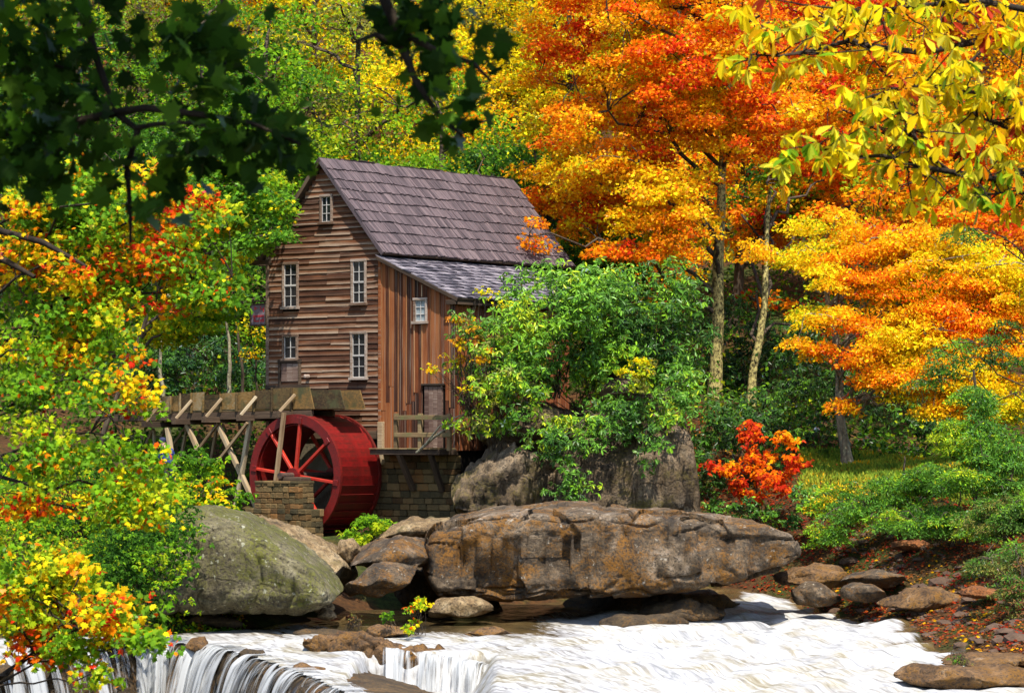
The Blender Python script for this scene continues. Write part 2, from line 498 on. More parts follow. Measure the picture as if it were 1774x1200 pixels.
_Pm = np.c_[np.ones(_n), _ctl[:, :2]]
_A = np.block([[_K, _Pm], [_Pm.T, np.zeros((3, 3))]])
_w = np.linalg.solve(_A, np.r_[_ctl[:, 2], 0, 0, 0])
def ground_z(x, y, rough=True):
    x = np.atleast_1d(np.asarray(x, float)); y = np.atleast_1d(np.asarray(y, float))
    xc, yc = np.clip(x, -60, 60), np.clip(y, 45, 220)
    z = np.empty(len(x))
    for s in range(0, len(x), 20000):
        q = np.c_[xc[s:s + 20000], yc[s:s + 20000]]
        z[s:s + 20000] = _U(((q[:, None, :] - _ctl[None, :, :2]) ** 2).sum(-1)) @ _w[:_n] + _w[_n] + q @ _w[_n + 1:]
    z += np.maximum(y - 220, 0) * .42 * np.clip((900 - y) / 500, 0.2, 1)
    # the bank where the photographer stands
    t = np.clip((44 - y) / 26, 0, 1); t = t * t * (3 - 2 * t)
    z = z * (1 - t) + 3.55 * t
    z += np.clip(np.abs(x) - 60, 0, 400) * .1
    if rough:
        z += fbm(np.c_[x * .35, y * .35, 0 * x], 4) * .22
    return z

gx = np.unique(np.concatenate([np.linspace(-700, -60, 24), np.linspace(-60, -22, 40), np.linspace(-22, 22, 190), np.linspace(22, 60, 40), np.linspace(60, 700, 24)]))
gy = np.unique(np.concatenate([np.linspace(-300, 40, 26), np.linspace(40, 62, 24), np.linspace(62, 125, 210), np.linspace(125, 240, 90), np.linspace(240, 1100, 30)]))
GX, GY = np.meshgrid(gx, gy, indexing='ij')
gV = np.c_[GX.ravel(), GY.ravel(), ground_z(GX.ravel(), GY.ravel())]
def grid_faces(nx, ny):
    i = np.arange(nx - 1)[:, None] * ny; j = np.arange(ny - 1)[None, :]
    return np.stack([i + j, i + ny + j, i + ny + j + 1, i + j + 1], -1).reshape(-1, 4)
k = Nodes('leaf_litter_ground')
v = k.coord()
n1 = k.noise(v, .35, 5, .6); n2 = k.noise(v, 5, 6, .7); n3 = k.noise(v, 22, 4, .7)
c = k.ramp(n2, [(.3, (.018, .013, .008)), (.5, (.07, .035, .015)), (.7, (.13, .06, .02))])
c = k.mix(k.ramp(n1, [(.46, 0.0), (.6, .9)]), c, k.ramp(n2, [(.35, (.02, .03, .008)), (.65, (.06, .09, .018))]))
c = k.mix(k.ramp(n3, [(.6, 0.0), (.7, .7)]), c, (.2, .05, .015))
k.bump(k.math('ADD', n2, n3), 1.0, .08)
M['ground'] = k.set(c, .95, .1)
g = mobj('ground', np_mesh('ground', gV, [grid_faces(len(gx), len(gy))], smooth=True), M['ground'])
tag(g, 'leaf strewn valley floor rising into a wooded hill', 'ground', kind='structure')

# ------------------------------------------------------------------ river
def lip_y(x):
    return np.interp(x, [-16, -11.8, -10.5, -8.8, -7.6, -7.03, -6.2, -5.35, -4.46, -3.46, -2.5, -1.5], [69, 71.2, 74, 75.07, 73.8, 72.2, 70.1, 67.4, 64.3, 60.2, 55.8, 40])
def steep(x):
    return np.clip((-3.2 - x) / 1.5, 0, 1)
def water_z(x, y):
    d = lip_y(x) - y
    base = np.interp(y, [40, 58, 66, 76, 84, 90, 94, 98, 110], [-1.3, -.72, -.38, -.1, 0.0, .06, .3, .5, .6])
    lf = np.clip((x - 1) / 4, 0, 1)
    base = base * lf + np.interp(y, [40, 55, 78, 100], [-.06, -.02, 0, 0]) * (1 - lf)
    fall = -5.0 * (1 - np.exp(-np.clip(d, 0, 9) ** 1.6 / 1.5))
    z = base - .22 * np.exp(-np.clip(d + 1.2, -6, 0) ** 2 / .5) * 0
    sm = lambda q: (lambda c: c * c * (3 - 2 * c))(np.clip(q, 0, 1))
    z = z - .95 * sm((x + 3.8) / .5) * sm((-.3 - x) / .8) * sm((72.1 - y) / .45) * sm((x - np.interp(y, [50, 55.8, 60.2, 64.3, 67.4, 70.1, 72.2], [-1.6, -2.5, -3.46, -4.46, -5.35, -6.2, -7.03]) - .5) / .6)
    turb = np.clip((x - .5) / 3, 0.12, 1) * np.clip((93 - y) / 5, .3, 1)
    p = np.c_[x * .55, y * .33, 0 * x]
    ca, sa_ = .8, .6
    fx, fy = x * ca - y * sa_, x * sa_ + y * ca
    z += turb * (np.abs(fbm(np.c_[fx * .42, fy * .2, 0 * x], 3)) * .34 - .13) + fbm(np.c_[fx * 1.5, fy * .55, x * 0 + 5], 4) * .045
    return z
wx, wy = np.linspace(-17, 19, 420), np.linspace(44, 103, 520)
WX, WY = np.meshgrid(wx, wy, indexing='ij'); WXf, WYf = WX.ravel(), WY.ravel()
wz = water_z(WXf, WYf)
foam = np.clip((WXf - .2) / 2.2, 0, 1)
foam = np.maximum(foam, np.clip((80.5 - WYf) / 5, 0, .75))
foam = np.maximum(foam, .6 * np.clip((-4 - WXf) / 2, 0, 1) * np.clip((84 - WYf) / 4, 0, 1))
foam = np.maximum(foam, steep(WXf) * np.clip((lip_y(WXf) + .6 - WYf) / 1.2, 0, .78))
foam = foam * np.clip((89 - WYf + np.clip(WXf - 6.0, 0, 8) * 4) / 3, 0.0, 1)
depth_ = wz - ground_z(WXf, WYf)
foam = foam * np.clip(depth_ / .3 - .1, 0, 1)
k = Nodes('river_water')
fa = k.new('ShaderNodeSeparateXYZ'); k.l.new(k.new('ShaderNodeAttribute', attribute_name='foam').outputs['Vector'], fa.inputs[0])
mpr = k.new('ShaderNodeMapping'); mpr.inputs['Rotation'].default_value = (0, 0, R(-28)); k.l.new(k.new('ShaderNodeTexCoord').outputs['Object'], mpr.inputs[0])
def fco(sc):
    q_ = k.new('ShaderNodeMapping'); q_.inputs['Scale'].default_value = sc; k.l.new(mpr.outputs[0], q_.inputs[0]); return q_.outputs[0]
st = k.noise(fco((1.5, .2, 1.0)), 1.0, 7, .64, 1.0)
fi = k.noise(fco((3.0, .5, 1.2)), 1.1, 6, .58, 1.6)
big = k.noise(k.coord((.6, .3, 1)), .8, 5, .62, 1.2)
msk = k.math('ADD', k.math('MULTIPLY', st, .6), k.math('MULTIPLY', fi, .55))
msk = k.math('ADD', msk, k.math('MULTIPLY', k.math('SUBTRACT', fa.outputs[0], .5), .5))
msk = k.ramp(msk, [(.44, 0.0), (.6, .7), (.74, 1.0)])
deep = k.ramp(k.noise(k.coord((.8, .4, 1)), .9, 5, .6), [(.3, (.02, .017, .01)), (.55, (.09, .06, .024)), (.75, (.2, .14, .055))])
wht = k.mix(k.ramp(big, [(.46, 0.0), (.62, .9)]), k.ramp(fi, [(.3, (.17, .175, .18)), (.4, (.27, .27, .275)), (.48, (.34, .34, .34)), (.6, (.42, .42, .42))]), k.ramp(fi, [(.3, (.13, .1, .045)), (.46, (.24, .21, .14)), (.58, (.36, .35, .31))]))
c = k.mix(msk, deep, wht)
k.bump(k.math('ADD', st, k.math('MULTIPLY', fi, .5)), .5, .12)
M['water'] = k.set(c, k.ramp(msk, [(0, .12), (1, .7)]), .35)
wv = np.c_[WXf, WYf, wz]
wf = grid_faces(420, 520)
wf = wf[(wv[wf[:, 0], 1] > lip_y(wv[wf[:, 0], 0]) - .1)]
river = mobj('river', np_mesh('river', wv, [wf], smooth=True, pattr={'foam': np.c_[foam, foam, foam]}), M['water'])
tag(river, 'white foaming river rushing over low rock ledges', 'river', kind='structure')

# ------------------------------------------------------------------ rocks
def rock(name, label, top, bot, Y, D, m, ex=3.0, amp=.22, strata=.0, nx=90, nr=56, lean=0.0, seed=0.0, freq=.55, round_x=.18, group=None, ztilt=0.0, block=0.0, facet=16, zd=1.0):
    """boulder whose front outline runs along the two pixel curves at depth Y, D metres deep, with rounded cross-sections"""
    top, bot = np.array(top, float), np.array(bot, float)
    x0, x1 = max(top[0, 0], bot[0, 0]), min(top[-1, 0], bot[-1, 0])
    t = .5 - .5 * np.cos(np.linspace(0, np.pi, nx)) if ex < 3 else np.linspace(0, 1, nx)
    px = x0 + (x1 - x0) * t
    ty, by = np.interp(px, top[:, 0], top[:, 1]), np.interp(px, bot[:, 0], bot[:, 1])
    X = (px - CX) / F * Y
    zt, zb = ZC + (HY - ty) / F * Y, ZC + (HY - by) / F * Y
    end = np.minimum(t, 1 - t) / round_x
    e = np.sqrt(np.clip(1 - (1 - np.clip(end, 0, 1)) ** 2, 0, 1))
    zc, hz = (zt + zb) / 2, (zt - zb) / 2
    hz = hz * (.25 + .75 * e); hy = D / 2 * (.3 + .7 * e)
    th = np.linspace(0, 2 * np.pi, nr, endpoint=False)
    ct, sn = np.cos(th), np.sin(th)
    sy = np.sign(ct) * np.abs(ct) ** (2 / ex); sz = np.sign(sn) * np.abs(sn) ** (2 / ex)
    Yy = Y + D / 2 + hy[:, None] * -sy[None, :]
    Zz = zc[:, None] + hz[:, None] * sz[None, :] + lean * (Yy - Y - D / 2)
    V = np.stack([np.repeat(X[:, None], nr, 1), Yy, Zz], -1).reshape(-1, 3)
    c0 = np.stack([X, np.full(nx, Y + D / 2), zc + 0 * X], -1)
    nrm = V.reshape(nx, nr, 3) - c0[:, None, :]
    nrm[..., 1] /= D / 2; nrm[..., 2] /= np.maximum(hz, .2)[:, None]
    nrm = nrm.reshape(-1, 3); nrm /= np.linalg.norm(nrm, axis=1)[:, None] + 1e-6
    if facet:
        rg = np.random.default_rng(int(seed * 10) + 5)
        cen = np.array([X.mean(), Y + D / 2, zc.mean()]); ext = np.array([(X[-1] - X[0]) / 2, D / 2, max(hz.max(), .1)])
        qn = (V - cen) / ext
        for _ in range(facet):
            fn = rg.normal(size=3); fn[1] -= .35; fn /= np.linalg.norm(fn)
            hh = rg.uniform(.66, .95)
            qn = qn - np.clip(qn @ fn - hh, 0, None)[:, None] * fn * .85
        V = qn * ext + cen
    q = V * freq + seed * 13.7
    d = fbm(q, 5, gain=.55) * amp
    d = d - amp * .55 * (1 - np.abs(pnoise(q * 1.9 + 4.4))) ** 9
    if strata:
        zz = V[:, 2] + .10 * V[:, 0] * ztilt + fbm(V * .25 + seed, 3) * .5
        ph = zz * 1.9
        fr = ph - np.floor(ph)
        prof = np.clip(fr / .14, 0, 1) * np.clip((1 - fr) / .05, 0, 1)
        lay = _grad[(np.floor(ph).astype(int) * 7 + 31) & 255][:, 0]
        d = d + strata * (prof - 1) * .8 + strata * lay * .9
    if block:
        cell = np.floor(V[:, 0] * .8 + fbm(V * .5 + 3, 2) * .8).astype(int) * 5 + np.floor(V[:, 2] * 1.3 + fbm(V * .4 + 9, 2) * .6).astype(int) * 13
        d = d + block * _grad[cell & 255][:, 1]
    fine = fbm(V * 3.1 + seed, 3) * amp * .16
    V = V + nrm * np.array([1, 1, zd]) * (d + fine)[:, None]
    i = np.arange(nx - 1)[:, None] * nr; j = np.arange(nr)[None, :]; j2 = (j + 1) % nr
    q4 = np.stack([i + j, i + nr + j, i + nr + j2, i + j2], -1).reshape(-1, 4)
    cA, cB = len(V), len(V) + 1
    V = np.vstack([V, V[:nr].mean(0), V[(nx - 1) * nr:].mean(0)])
    jj = np.arange(nr); k2 = (jj + 1) % nr
    t3 = np.vstack([np.stack([jj, k2, np.full(nr, cA)], -1), np.stack([(nx - 1) * nr + k2, (nx - 1) * nr + jj, np.full(nr, cB)], -1)])
    o = world_obj(name, V, [q4, t3], m, smooth=True)
    return tag(o, label, 'boulder' if name.endswith('boulder') else 'rock', group)

slab_top = [(728, 926), (760, 912), (850, 894), (930, 885), (1000, 887), (1100, 891), (1190, 894), (1270, 900), (1330, 908), (1370, 926), (1400, 952)]
slab_bot = [(728, 1010), (760, 1036), (850, 1044), (960, 1046), (1100, 1034), (1200, 1022), (1300, 1004), (1360, 985), (1400, 962)]
rock('slab_boulder', 'huge long brown slab boulder lying across the river', slab_top, slab_bot, 83, 7.5, M['slab'], ex=8, amp=.2, strata=.24, nx=340, nr=190, seed=1, round_x=.04, lean=.0, block=.36, facet=0, zd=.45)
rock('arched_rock', 'arched brown rock running left from the big slab', [(586, 1000), (606, 968), (640, 946), (690, 931), (745, 918), (780, 912)], [(586, 1010), (620, 1000), (680, 985), (745, 985), (780, 990)], 82.6, 4.5, M['slab'], ex=3, amp=.16, nx=110, nr=70, seed=2, lean=.06)
rock('leaning_rock', 'leaning pointed slab propped under the left end of the big slab', [(570, 1050), (596, 1012), (645, 978), (695, 952), (731, 944)], [(570, 1062), (620, 1054), (680, 1026), (731, 988)], 81, 2.6, M['slab'], ex=3, amp=.14, nx=90, nr=56, seed=3)
rock('grey_ridge_rock', 'low grey rock ridge behind the arched rock', [(618, 948), (680, 916), (740, 896), (800, 892), (835, 897), (870, 905)], [(618, 956), (680, 950), (740, 940), (870, 935)], 88, 3.5, M['rock_tan'], ex=2.6, amp=.2, nx=90, nr=50, seed=4)
rock('upright_rock', 'small upright stone standing below the water wheel', [(583, 934), (592, 922), (604, 924), (626, 950)], [(583, 968), (604, 974), (626, 966)], 85, 1.0, M['rock_tan'], ex=2.6, amp=.1, nx=44, nr=32, seed=5, freq=1.2)
rock('mossy_boulder', 'long moss covered boulder sloping into the pool', [(250, 915), (300, 888), (350, 885), (400, 901), (450, 926), (500, 956), (542, 990), (580, 1026)], [(250, 1062), (420, 1070), (520, 1064), (580, 1046)], 78, 6, M['rock_moss'], ex=5, amp=.26, nx=190, nr=120, seed=6, lean=.02, facet=0, round_x=.1, strata=.05, zd=.6)
rock('tan_boulder', 'smooth tan boulder lit by the sun below the stone pier', [(330, 900), (380, 884), (440, 902), (500, 924), (555, 950), (592, 974), (608, 1002)], [(330, 1040), (480, 1040), (560, 1040), (608, 1028)], 82.5, 6, M['rock_tan'], ex=2.5, amp=.2, nx=130, nr=80, seed=7, lean=.06)
rock('support_rock', 'tan block wedged under the slab at the water', [(738, 1040), (770, 1032), (820, 1036), (855, 1046)], [(738, 1076), (800, 1078), (855, 1068)], 81.5, 1.8, M['rock_tan'], ex=3.2, amp=.1, nx=60, nr=40, seed=8)
rock('wet_or_backing_rock', 'dark wet rock in the shade under the right end of the slab', [(1110, 1052), (1160, 1034), (1215, 1030), (1262, 1046)], [(1110, 1086), (1180, 1090), (1262, 1088)], 83, 3, M['rock_wet'], ex=2.6, amp=.2, nx=70, nr=44, seed=9)
rock('wet_or_backing_rock', 'low wet rock at the foam line under the slab', [(1040, 1070), (1085, 1058), (1150, 1062), (1200, 1076)], [(1040, 1094), (1120, 1096), (1200, 1094)], 81.5, 2, M['rock_wet'], ex=2.6, amp=.14, nx=60, nr=40, seed=10)
rock('wet_or_backing_rock', 'dark backing rock added to darken the gap beneath the left half of the slab', [(735, 1040), (780, 1030), (830, 1026), (872, 1036)], [(735, 1080), (872, 1080)], 88, 3, M['rock_wet'], ex=2.8, amp=.2, nx=60, nr=40, seed=40)  # added backing, stands in for the deep shade under the slab
rock('wet_or_backing_rock', 'dark backing rock added to darken the gap beneath the right half of the slab', [(975, 1042), (1050, 1026), (1150, 1016), (1250, 1016), (1300, 1030)], [(975, 1080), (1300, 1066)], 89, 3, M['rock_wet'], ex=2.8, amp=.2, nx=80, nr=40, seed=41)  # added likewise, hides sunlit ground behind the slab to keep the gap dark
rock('wet_or_backing_rock', 'dark backing rock added to darken the gap between the leaning slab and the big slab', [(672, 1000), (700, 968), (750, 955), (800, 960)], [(672, 1062), (800, 1062)], 86.5, 3, M['rock_wet'], ex=2.8, amp=.2, nx=60, nr=40, seed=42)  # added filler, its dark colour stands in for shade in the gap
rock('lip_rock', 'tan stone splitting the falls at their left end', [(318, 1110), (334, 1100), (352, 1104), (362, 1114)], [(318, 1128), (340, 1136), (362, 1130)], 73.6, .9, M['rock_ledge'], ex=2.6, amp=.08, nx=44, nr=30, seed=50)
rock('lip_rock', 'low brown rock on the brow of the wispy curtain', [(404, 1128), (424, 1118), (452, 1124), (466, 1140)], [(404, 1146), (436, 1158), (466, 1156)], 70.4, .9, M['rock_wet'], ex=2.6, amp=.1, nx=44, nr=30, seed=51)
rock('lip_rock', 'flat brown rock low on the brow near the bottom edge', [(488, 1156), (520, 1146), (560, 1156), (580, 1178)], [(488, 1176), (530, 1196), (580, 1200)], 66.2, 1.0, M['rock_ledge'], ex=2.6, amp=.1, nx=44, nr=30, seed=52)
# right bank
rock('bank_rock', 'long tan rock at the waterline right of the slab', [(1335, 1008), (1380, 988), (1425, 974), (1470, 985), (1488, 996)], [(1335, 1018), (1420, 1022), (1488, 1020)], 87, 2.4, M['rock_ledge'], ex=2.8, amp=.16, nx=70, nr=44, seed=11)
rock('bank_rock', 'rounded brown rock dipping into the white water', [(1362, 1034), (1395, 1016), (1440, 1010), (1465, 1022)], [(1362, 1044), (1410, 1048), (1465, 1046)], 85, 1.6, M['slab'], ex=2.6, amp=.12, nx=56, nr=40, seed=12)
rock('bank_rock', 'grey brown block under the leaf strewn bank', [(1458, 1002), (1500, 986), (1560, 986), (1585, 1000)], [(1458, 1016), (1520, 1020), (1585, 1018)], 85.5, 2, M['slab'], ex=3, amp=.14, nx=60, nr=40, seed=13)
rock('bank_rock', 'dark squat rock between the bank and the white water', [(1462, 1020), (1490, 1008), (1530, 1012), (1545, 1024)], [(1462, 1044), (1500, 1048), (1545, 1042)], 84, 1.5, M['slab'], ex=2.8, amp=.1, nx=50, nr=36, seed=14)
rock('bank_rock', 'wide low brown rock sloping to the spray', [(1530, 1040), (1570, 1022), (1640, 1022), (1700, 1050)], [(1530, 1056), (1600, 1066), (1700, 1080)], 82, 2.4, M['rock_ledge'], ex=2.5, amp=.14, nx=60, nr=40, seed=15)
rock('flat_rock', 'flat orange rock lying on the red leaf litter', [(1546, 942), (1560, 933), (1605, 935), (1624, 946)], [(1546, 952), (1590, 958), (1624, 955)], 88.6, 1.2, M['rock_orange'], ex=3, amp=.06, nx=44, nr=30, seed=16)
rock('flat_rock', 'flat orange rock low on the bank near the right edge', [(1662, 1024), (1680, 1014), (1722, 1018), (1738, 1026)], [(1662, 1034), (1700, 1040), (1738, 1036)], 80.4, 1.1, M['rock_orange'], ex=3, amp=.06, nx=44, nr=30, seed=17)
rock('shore_slab', 'striped tan slab at the lower right corner of the river', [(1562, 1168), (1600, 1156), (1700, 1160), (1800, 1158), (1830, 1165)], [(1562, 1186), (1650, 1200), (1750, 1212), (1830, 1212)], 66, 2.2, M['rock_ledge'], ex=3.2, amp=.1, strata=.05, nx=100, nr=50, seed=18)
rock('shore_slab', 'narrow brown slab just above the striped one', [(1640, 1146), (1690, 1136), (1774, 1134), (1830, 1138)], [(1640, 1156), (1720, 1160), (1830, 1164)], 69, 2, M['rock_ledge'], ex=3, amp=.1, nx=80, nr=40, seed=19)
# ledges in the river
rock('river_ledge', 'dark flat ledge in the pool above the falls', [(503, 1096), (525, 1090), (570, 1090), (596, 1097)], [(503, 1104), (550, 1106), (596, 1106)], 78, 1.2, M['rock_wet'], ex=3, amp=.05, nx=50, nr=30, seed=20)
rock('river_ledge', 'long orange brown ledge crossing the middle of the falls', [(520, 1112), (560, 1104), (620, 1107), (680, 1116), (740, 1124), (800, 1134), (850, 1146), (880, 1158)], [(520, 1126), (590, 1150), (640, 1215), (760, 1235), (880, 1235)], 71.7, 2.4, M['rock_ledge'], ex=3.6, amp=.2, nx=150, nr=80, seed=21, freq=.9, facet=6, block=.08)
rock('river_rock', 'small orange rock with a leafy plant on it', [(622, 1094), (650, 1082), (690, 1084), (716, 1098)], [(622, 1106), (670, 1110), (716, 1108)], 77, 1.2, M['rock_ledge'], ex=2.6, amp=.08, nx=50, nr=36, seed=22)
rock('river_rock', 'rounded pale rock standing in the foam below the slab', [(804, 1092), (830, 1081), (860, 1084), (888, 1094)], [(804, 1106), (845, 1112), (888, 1106)], 78, 1.1, M['rock_ledge'], ex=2.6, amp=.08, nx=50, nr=36, seed=23)
LIP = [(-60, 1146), (60, 1132), (110, 1127), (180, 1118), (240, 1113), (300, 1113), (372, 1119), (400, 1127), (445, 1138), (490, 1153), (540, 1172), (600, 1200), (660, 1235)]
def lip_pt(px, lift=0.0):
    py = np.interp(px, [a for a, _ in LIP], [b for _, b in LIP])
    return P(px, py, (ZC - lift) * F / (py - HY))
def lip_path(x0, x1, n):
    return np.array([lip_pt(x) for x in np.linspace(x0, x1, n)])
lp = lip_path(-60, 625, 220)
lp[:, 2] += np.clip(fbm(lp * 1.4, 3), -.1, .6) * .12
tn = np.gradient(lp, axis=0); tn[:, 2] = 0; tn /= np.linalg.norm(tn, axis=1)[:, None]
on = np.stack([tn[:, 1], -tn[:, 0], 0 * tn[:, 0]], -1)         # outwards, down the falls
prof = [(-3.0, -.5), (-1.4, -.16), (-.6, -.1), (-.2, -.06), (.0, -.08), (.14, -.2), (.2, -.4), (.22, -.65), (.3, -.9), (.34, -1.2), (.4, -1.5), (.5, -1.9), (.55, -2.3), (.65, -2.8), (.8, -3.4), (.9, -4.2)]
fr_V = np.stack([lp + on * a_ + np.array([0, 0, b_]) for a_, b_ in prof], 1)
dd_ = fbm(fr_V.reshape(-1, 3) * 1.1, 5).reshape(220, len(prof)) * np.array([.02, .03, .04, .05, .1] + [.34] * 11)[None, :]
fr_V = fr_V + on[:, None, :] * dd_[:, :, None]
o = world_obj('fall_ledge', fr_V.reshape(-1, 3), [grid_faces(220, len(prof))], M['rock_wet'], smooth=True)
tag(o, 'dark brown rock face behind the left waterfalls', 'rock')
rock('shore_rock', 'small dark rock at the foot of the mossy boulder', [(300, 1072), (340, 1060), (390, 1066), (420, 1078)], [(300, 1086), (360, 1090), (420, 1090)], 79.4, 1.2, M['rock_wet'], ex=2.6, amp=.1, nx=50, nr=34, seed=25)
rock('shore_rock', 'small tan stone between the tan boulder and the water', [(540, 1046), (556, 1034), (572, 1040), (580, 1052)], [(540, 1062), (560, 1066), (580, 1062)], 80.5, .8, M['rock_tan'], ex=2.5, amp=.07, nx=40, nr=28, seed=26)
rock('shore_rock', 'round tan stone touching the pool left of the leaning slab', [(548, 1062), (560, 1054), (576, 1058), (584, 1066)], [(548, 1074), (566, 1078), (584, 1074)], 80, .7, M['rock_tan'], ex=2.4, amp=.06, nx=40, nr=28, seed=27)
# cliff behind the slab
rock('cliff_boulder', 'broad grey cliff boulder with streaked face behind the slab', [(950, 810), (985, 770), (1030, 750), (1080, 735), (1130, 715), (1172, 705), (1196, 730), (1210, 800), (1222, 880)], [(955, 930), (1050, 935), (1150, 935), (1222, 930)], 95, 9, M['rock_grey'], ex=4.5, amp=.28, nx=160, nr=110, seed=28, round_x=.05, lean=.06, block=.2, facet=0, strata=.1)
rock('cliff_boulder', 'rough layered grey rock sloping under the mill porch', [(762, 868), (790, 835), (830, 800), (880, 775), (930, 760), (985, 752), (1020, 760)], [(762, 925), (860, 935), (1020, 930)], 94, 7, M['rock_grey'], ex=2.8, amp=.36, strata=.16, nx=160, nr=90, seed=29, ztilt=-2.5, freq=.7)
rock('cliff_boulder', 'dark overhanging ledge beside the mill porch', [(795, 775), (830, 748), (900, 715), (960, 690), (1020, 672), (1070, 670)], [(795, 792), (850, 798), (920, 790), (1000, 770), (1070, 740)], 95.5, 7, M['rock_grey'], ex=2.8, amp=.3, strata=.16, nx=130, nr=70, seed=30, ztilt=-2.5, freq=.7)
rock('cliff_boulder', 'rounded grey rock showing among the rhododendrons', [(1030, 640), (1070, 622), (1120, 632), (1150, 670)], [(1030, 720), (1100, 730), (1150, 720)], 97, 4, M['rock_grey'], ex=2.5, amp=.25, nx=70, nr=50, seed=31)

# ------------------------------------------------------------------ waterfalls: strands in front of the rock
k = Nodes('falling_water')
fv = k.coord((13.0, .3, 1), attr='flow')
n1 = k.noise(fv, 1.0, 5, .62, .9)
n2 = k.noise(k.coord((2.1, .16, 1), attr='flow'), 1.0, 4, .65)
aa = k.math('ADD', k.math('MULTIPLY', n1, .5), k.math('MULTIPLY', n2, 1.1))
sx = k.new('ShaderNodeSeparateXYZ'); k.l.new(k.new('ShaderNodeAttribute', attribute_name='flow').outputs['Vector'], sx.inputs[0])
aa = k.math('ADD', aa, k.math('MULTIPLY', sx.outputs[2], .25))
alpha = k.ramp(aa, [(.86, 0.0), (1.06, .9)])
k.l.new(alpha, k.p.inputs['Alpha'])
M['falls'] = k.set((.4, .41, .41), .45, .4)
def waterfall(name, label, x0, x1, drop, out, dens, n=90, m=26, seed=0, path=None):
    base = lip_path(x0, x1, n) if path is None else np.stack([np.interp(np.linspace(0, 1, n), np.linspace(0, 1, len(path)), np.array(path)[:, i]) for i in range(3)], -1)
    seg = np.r_[0, np.cumsum(np.linalg.norm(np.diff(base, axis=0), axis=1))]
    tn = np.gradient(base, axis=0); tn[:, 2] = 0; tn /= np.linalg.norm(tn, axis=1)[:, None]
    on = np.stack([tn[:, 1], -tn[:, 0], 0 * tn[:, 0]], -1)
    t = np.linspace(0, 1, m)
    wob = fbm(np.c_[seg * 1.7, seg * 0 + seed, seg * 0], 4)
    o_ = (-.5 + (out + .5) * t ** .42)[None, :] + (.3 * wob[:, None] + .12 * fbm(np.c_[seg * 5, seg * 0 + seed, seg * 0], 3)[:, None]) * np.clip(t * 3, 0, 1)[None, :]
    V = base[:, None, :] + on[:, None, :] * o_[:, :, None]
    V[:, :, 2] += .045 - (drop * np.clip(t - .12, 0, 1) ** 1.6)[None, :]
    fl = np.stack([np.repeat((seg + seed * 7)[:, None], m, 1), np.repeat((t * drop)[None, :], n, 0), np.full((n, m), dens)], -1)
    o = world_obj(name, V.reshape(-1, 3), [grid_faces(n, m)], M['falls'], smooth=True, pattr={'flow': fl.reshape(-1, 3)})
    return tag(o, label, 'waterfall', 'waterfalls over the near ledge')
waterfall('waterfall', 'thin white strands falling at the far lower left', -40, 108, 3.2, .75, .5, seed=1)
waterfall('waterfall', 'fine threads of water dripping below the maple leaves', 110, 236, 3.2, .65, .22, seed=2)
waterfall('waterfall', 'broad white fall at the left end of the ledge', 234, 296, 3.2, .9, .72, seed=3)
waterfall('waterfall', 'sparse veil of water over the dark rock', 294, 362, 3.2, .7, .12, seed=4)
waterfall('waterfall', 'narrow bright chute in the middle of the left falls', 356, 398, 3.2, .85, .8, n=50, seed=5)
waterfall('waterfall', 'wispy curtain sliding off the curved rock', 396, 600, 2.8, .8, .22, n=160, seed=6)
waterfall('waterfall', 'white veil streaming over the orange ledge', 0, 0, 2.6, .9, .6, seed=7, path=[P(664, 1124, 71.75), P(720, 1132, 71.75), P(780, 1141, 71.7), P(830, 1150, 71.6), P(880, 1164, 71.4)])
# second layer of thinner strands just in front
for a_, b_, dn, sd, lb in ((-30, 230, .16, 11, 'loose outer threads of the far left falls'), (230, 400, .3, 12, 'loose outer threads of the broad left fall'), (400, 610, .12, 13, 'loose outer threads over the curved rock')):
    waterfall('waterfall', lb, a_, b_, 3.2, 1.05, dn, n=140, seed=sd)

# ------------------------------------------------------------------ the mill
A_ = R(38)
U = np.array([math.cos(A_), -math.sin(A_), 0.0])      # along the gable, to the right and towards the camera
Vv = np.array([math.sin(A_), math.cos(A_), 0.0])      # along the ridge, to the right and away
Zu = np.array([0, 0, 1.0])
O = np.array([(661 - CX) / F * 100.0, 100.0, 0.0])
def W(px, py, d=0.0):
    """point of the plane parallel to the gable, d metres in front of it, at this place of the photograph -> (s, z)"""
    o = O - d * Vv
    k_ = (px - CX) / F
    s = (k_ * o[1] - o[0]) / (U[0] - k_ * U[1])
    y = o[1] + s * U[1]
    return s, ZC + (HY - py) / F * y
def Wp(px, py, d=0.0):
    s, z = W(px, py, d)
    return O - d * Vv + s * U + z * Zu
def B(s, d, z):
    return O + s * U - d * Vv + z * Zu
GW = 5.35
ZR, ZE = 15.14, 11.70
mill = empty('grist_mill', B(-GW / 2, 0, 2.4), 'weathered wooden grist mill with steep shingled roof beside the river', 'mill')

def wbox(name, s0, s1, d0, d1, z0, z1, m, parent, c=.01):
    me = box_mesh(name, s1 - s0, abs(d1 - d0), z1 - z0, c); me.materials.append(m)
    o = bpy.data.objects.new(name, me); link(o, parent)
    return place(o, B((s0 + s1) / 2, (d0 + d1) / 2, (z0 + z1) / 2), frame(U, Zu), parent)

def prism(name, poly, d0, d1, m, parent):
    """polygon in (s,z), from offset d0 to d1"""
    n = len(poly)
    V = [B(s, d0, z) for s, z in poly] + [B(s, d1, z) for s, z in poly]
    me = bpy.data.meshes.new(name)
    fs = [list(range(n)), list(range(2 * n - 1, n - 1, -1))] + [[i, (i + 1) % n, n + (i + 1) % n, n + i] for i in range(n)]
    me.from_pydata([tuple(v - np.array(parent.location)) for v in V], [], fs); me.update()
    return mobj(name, me, m, parent)

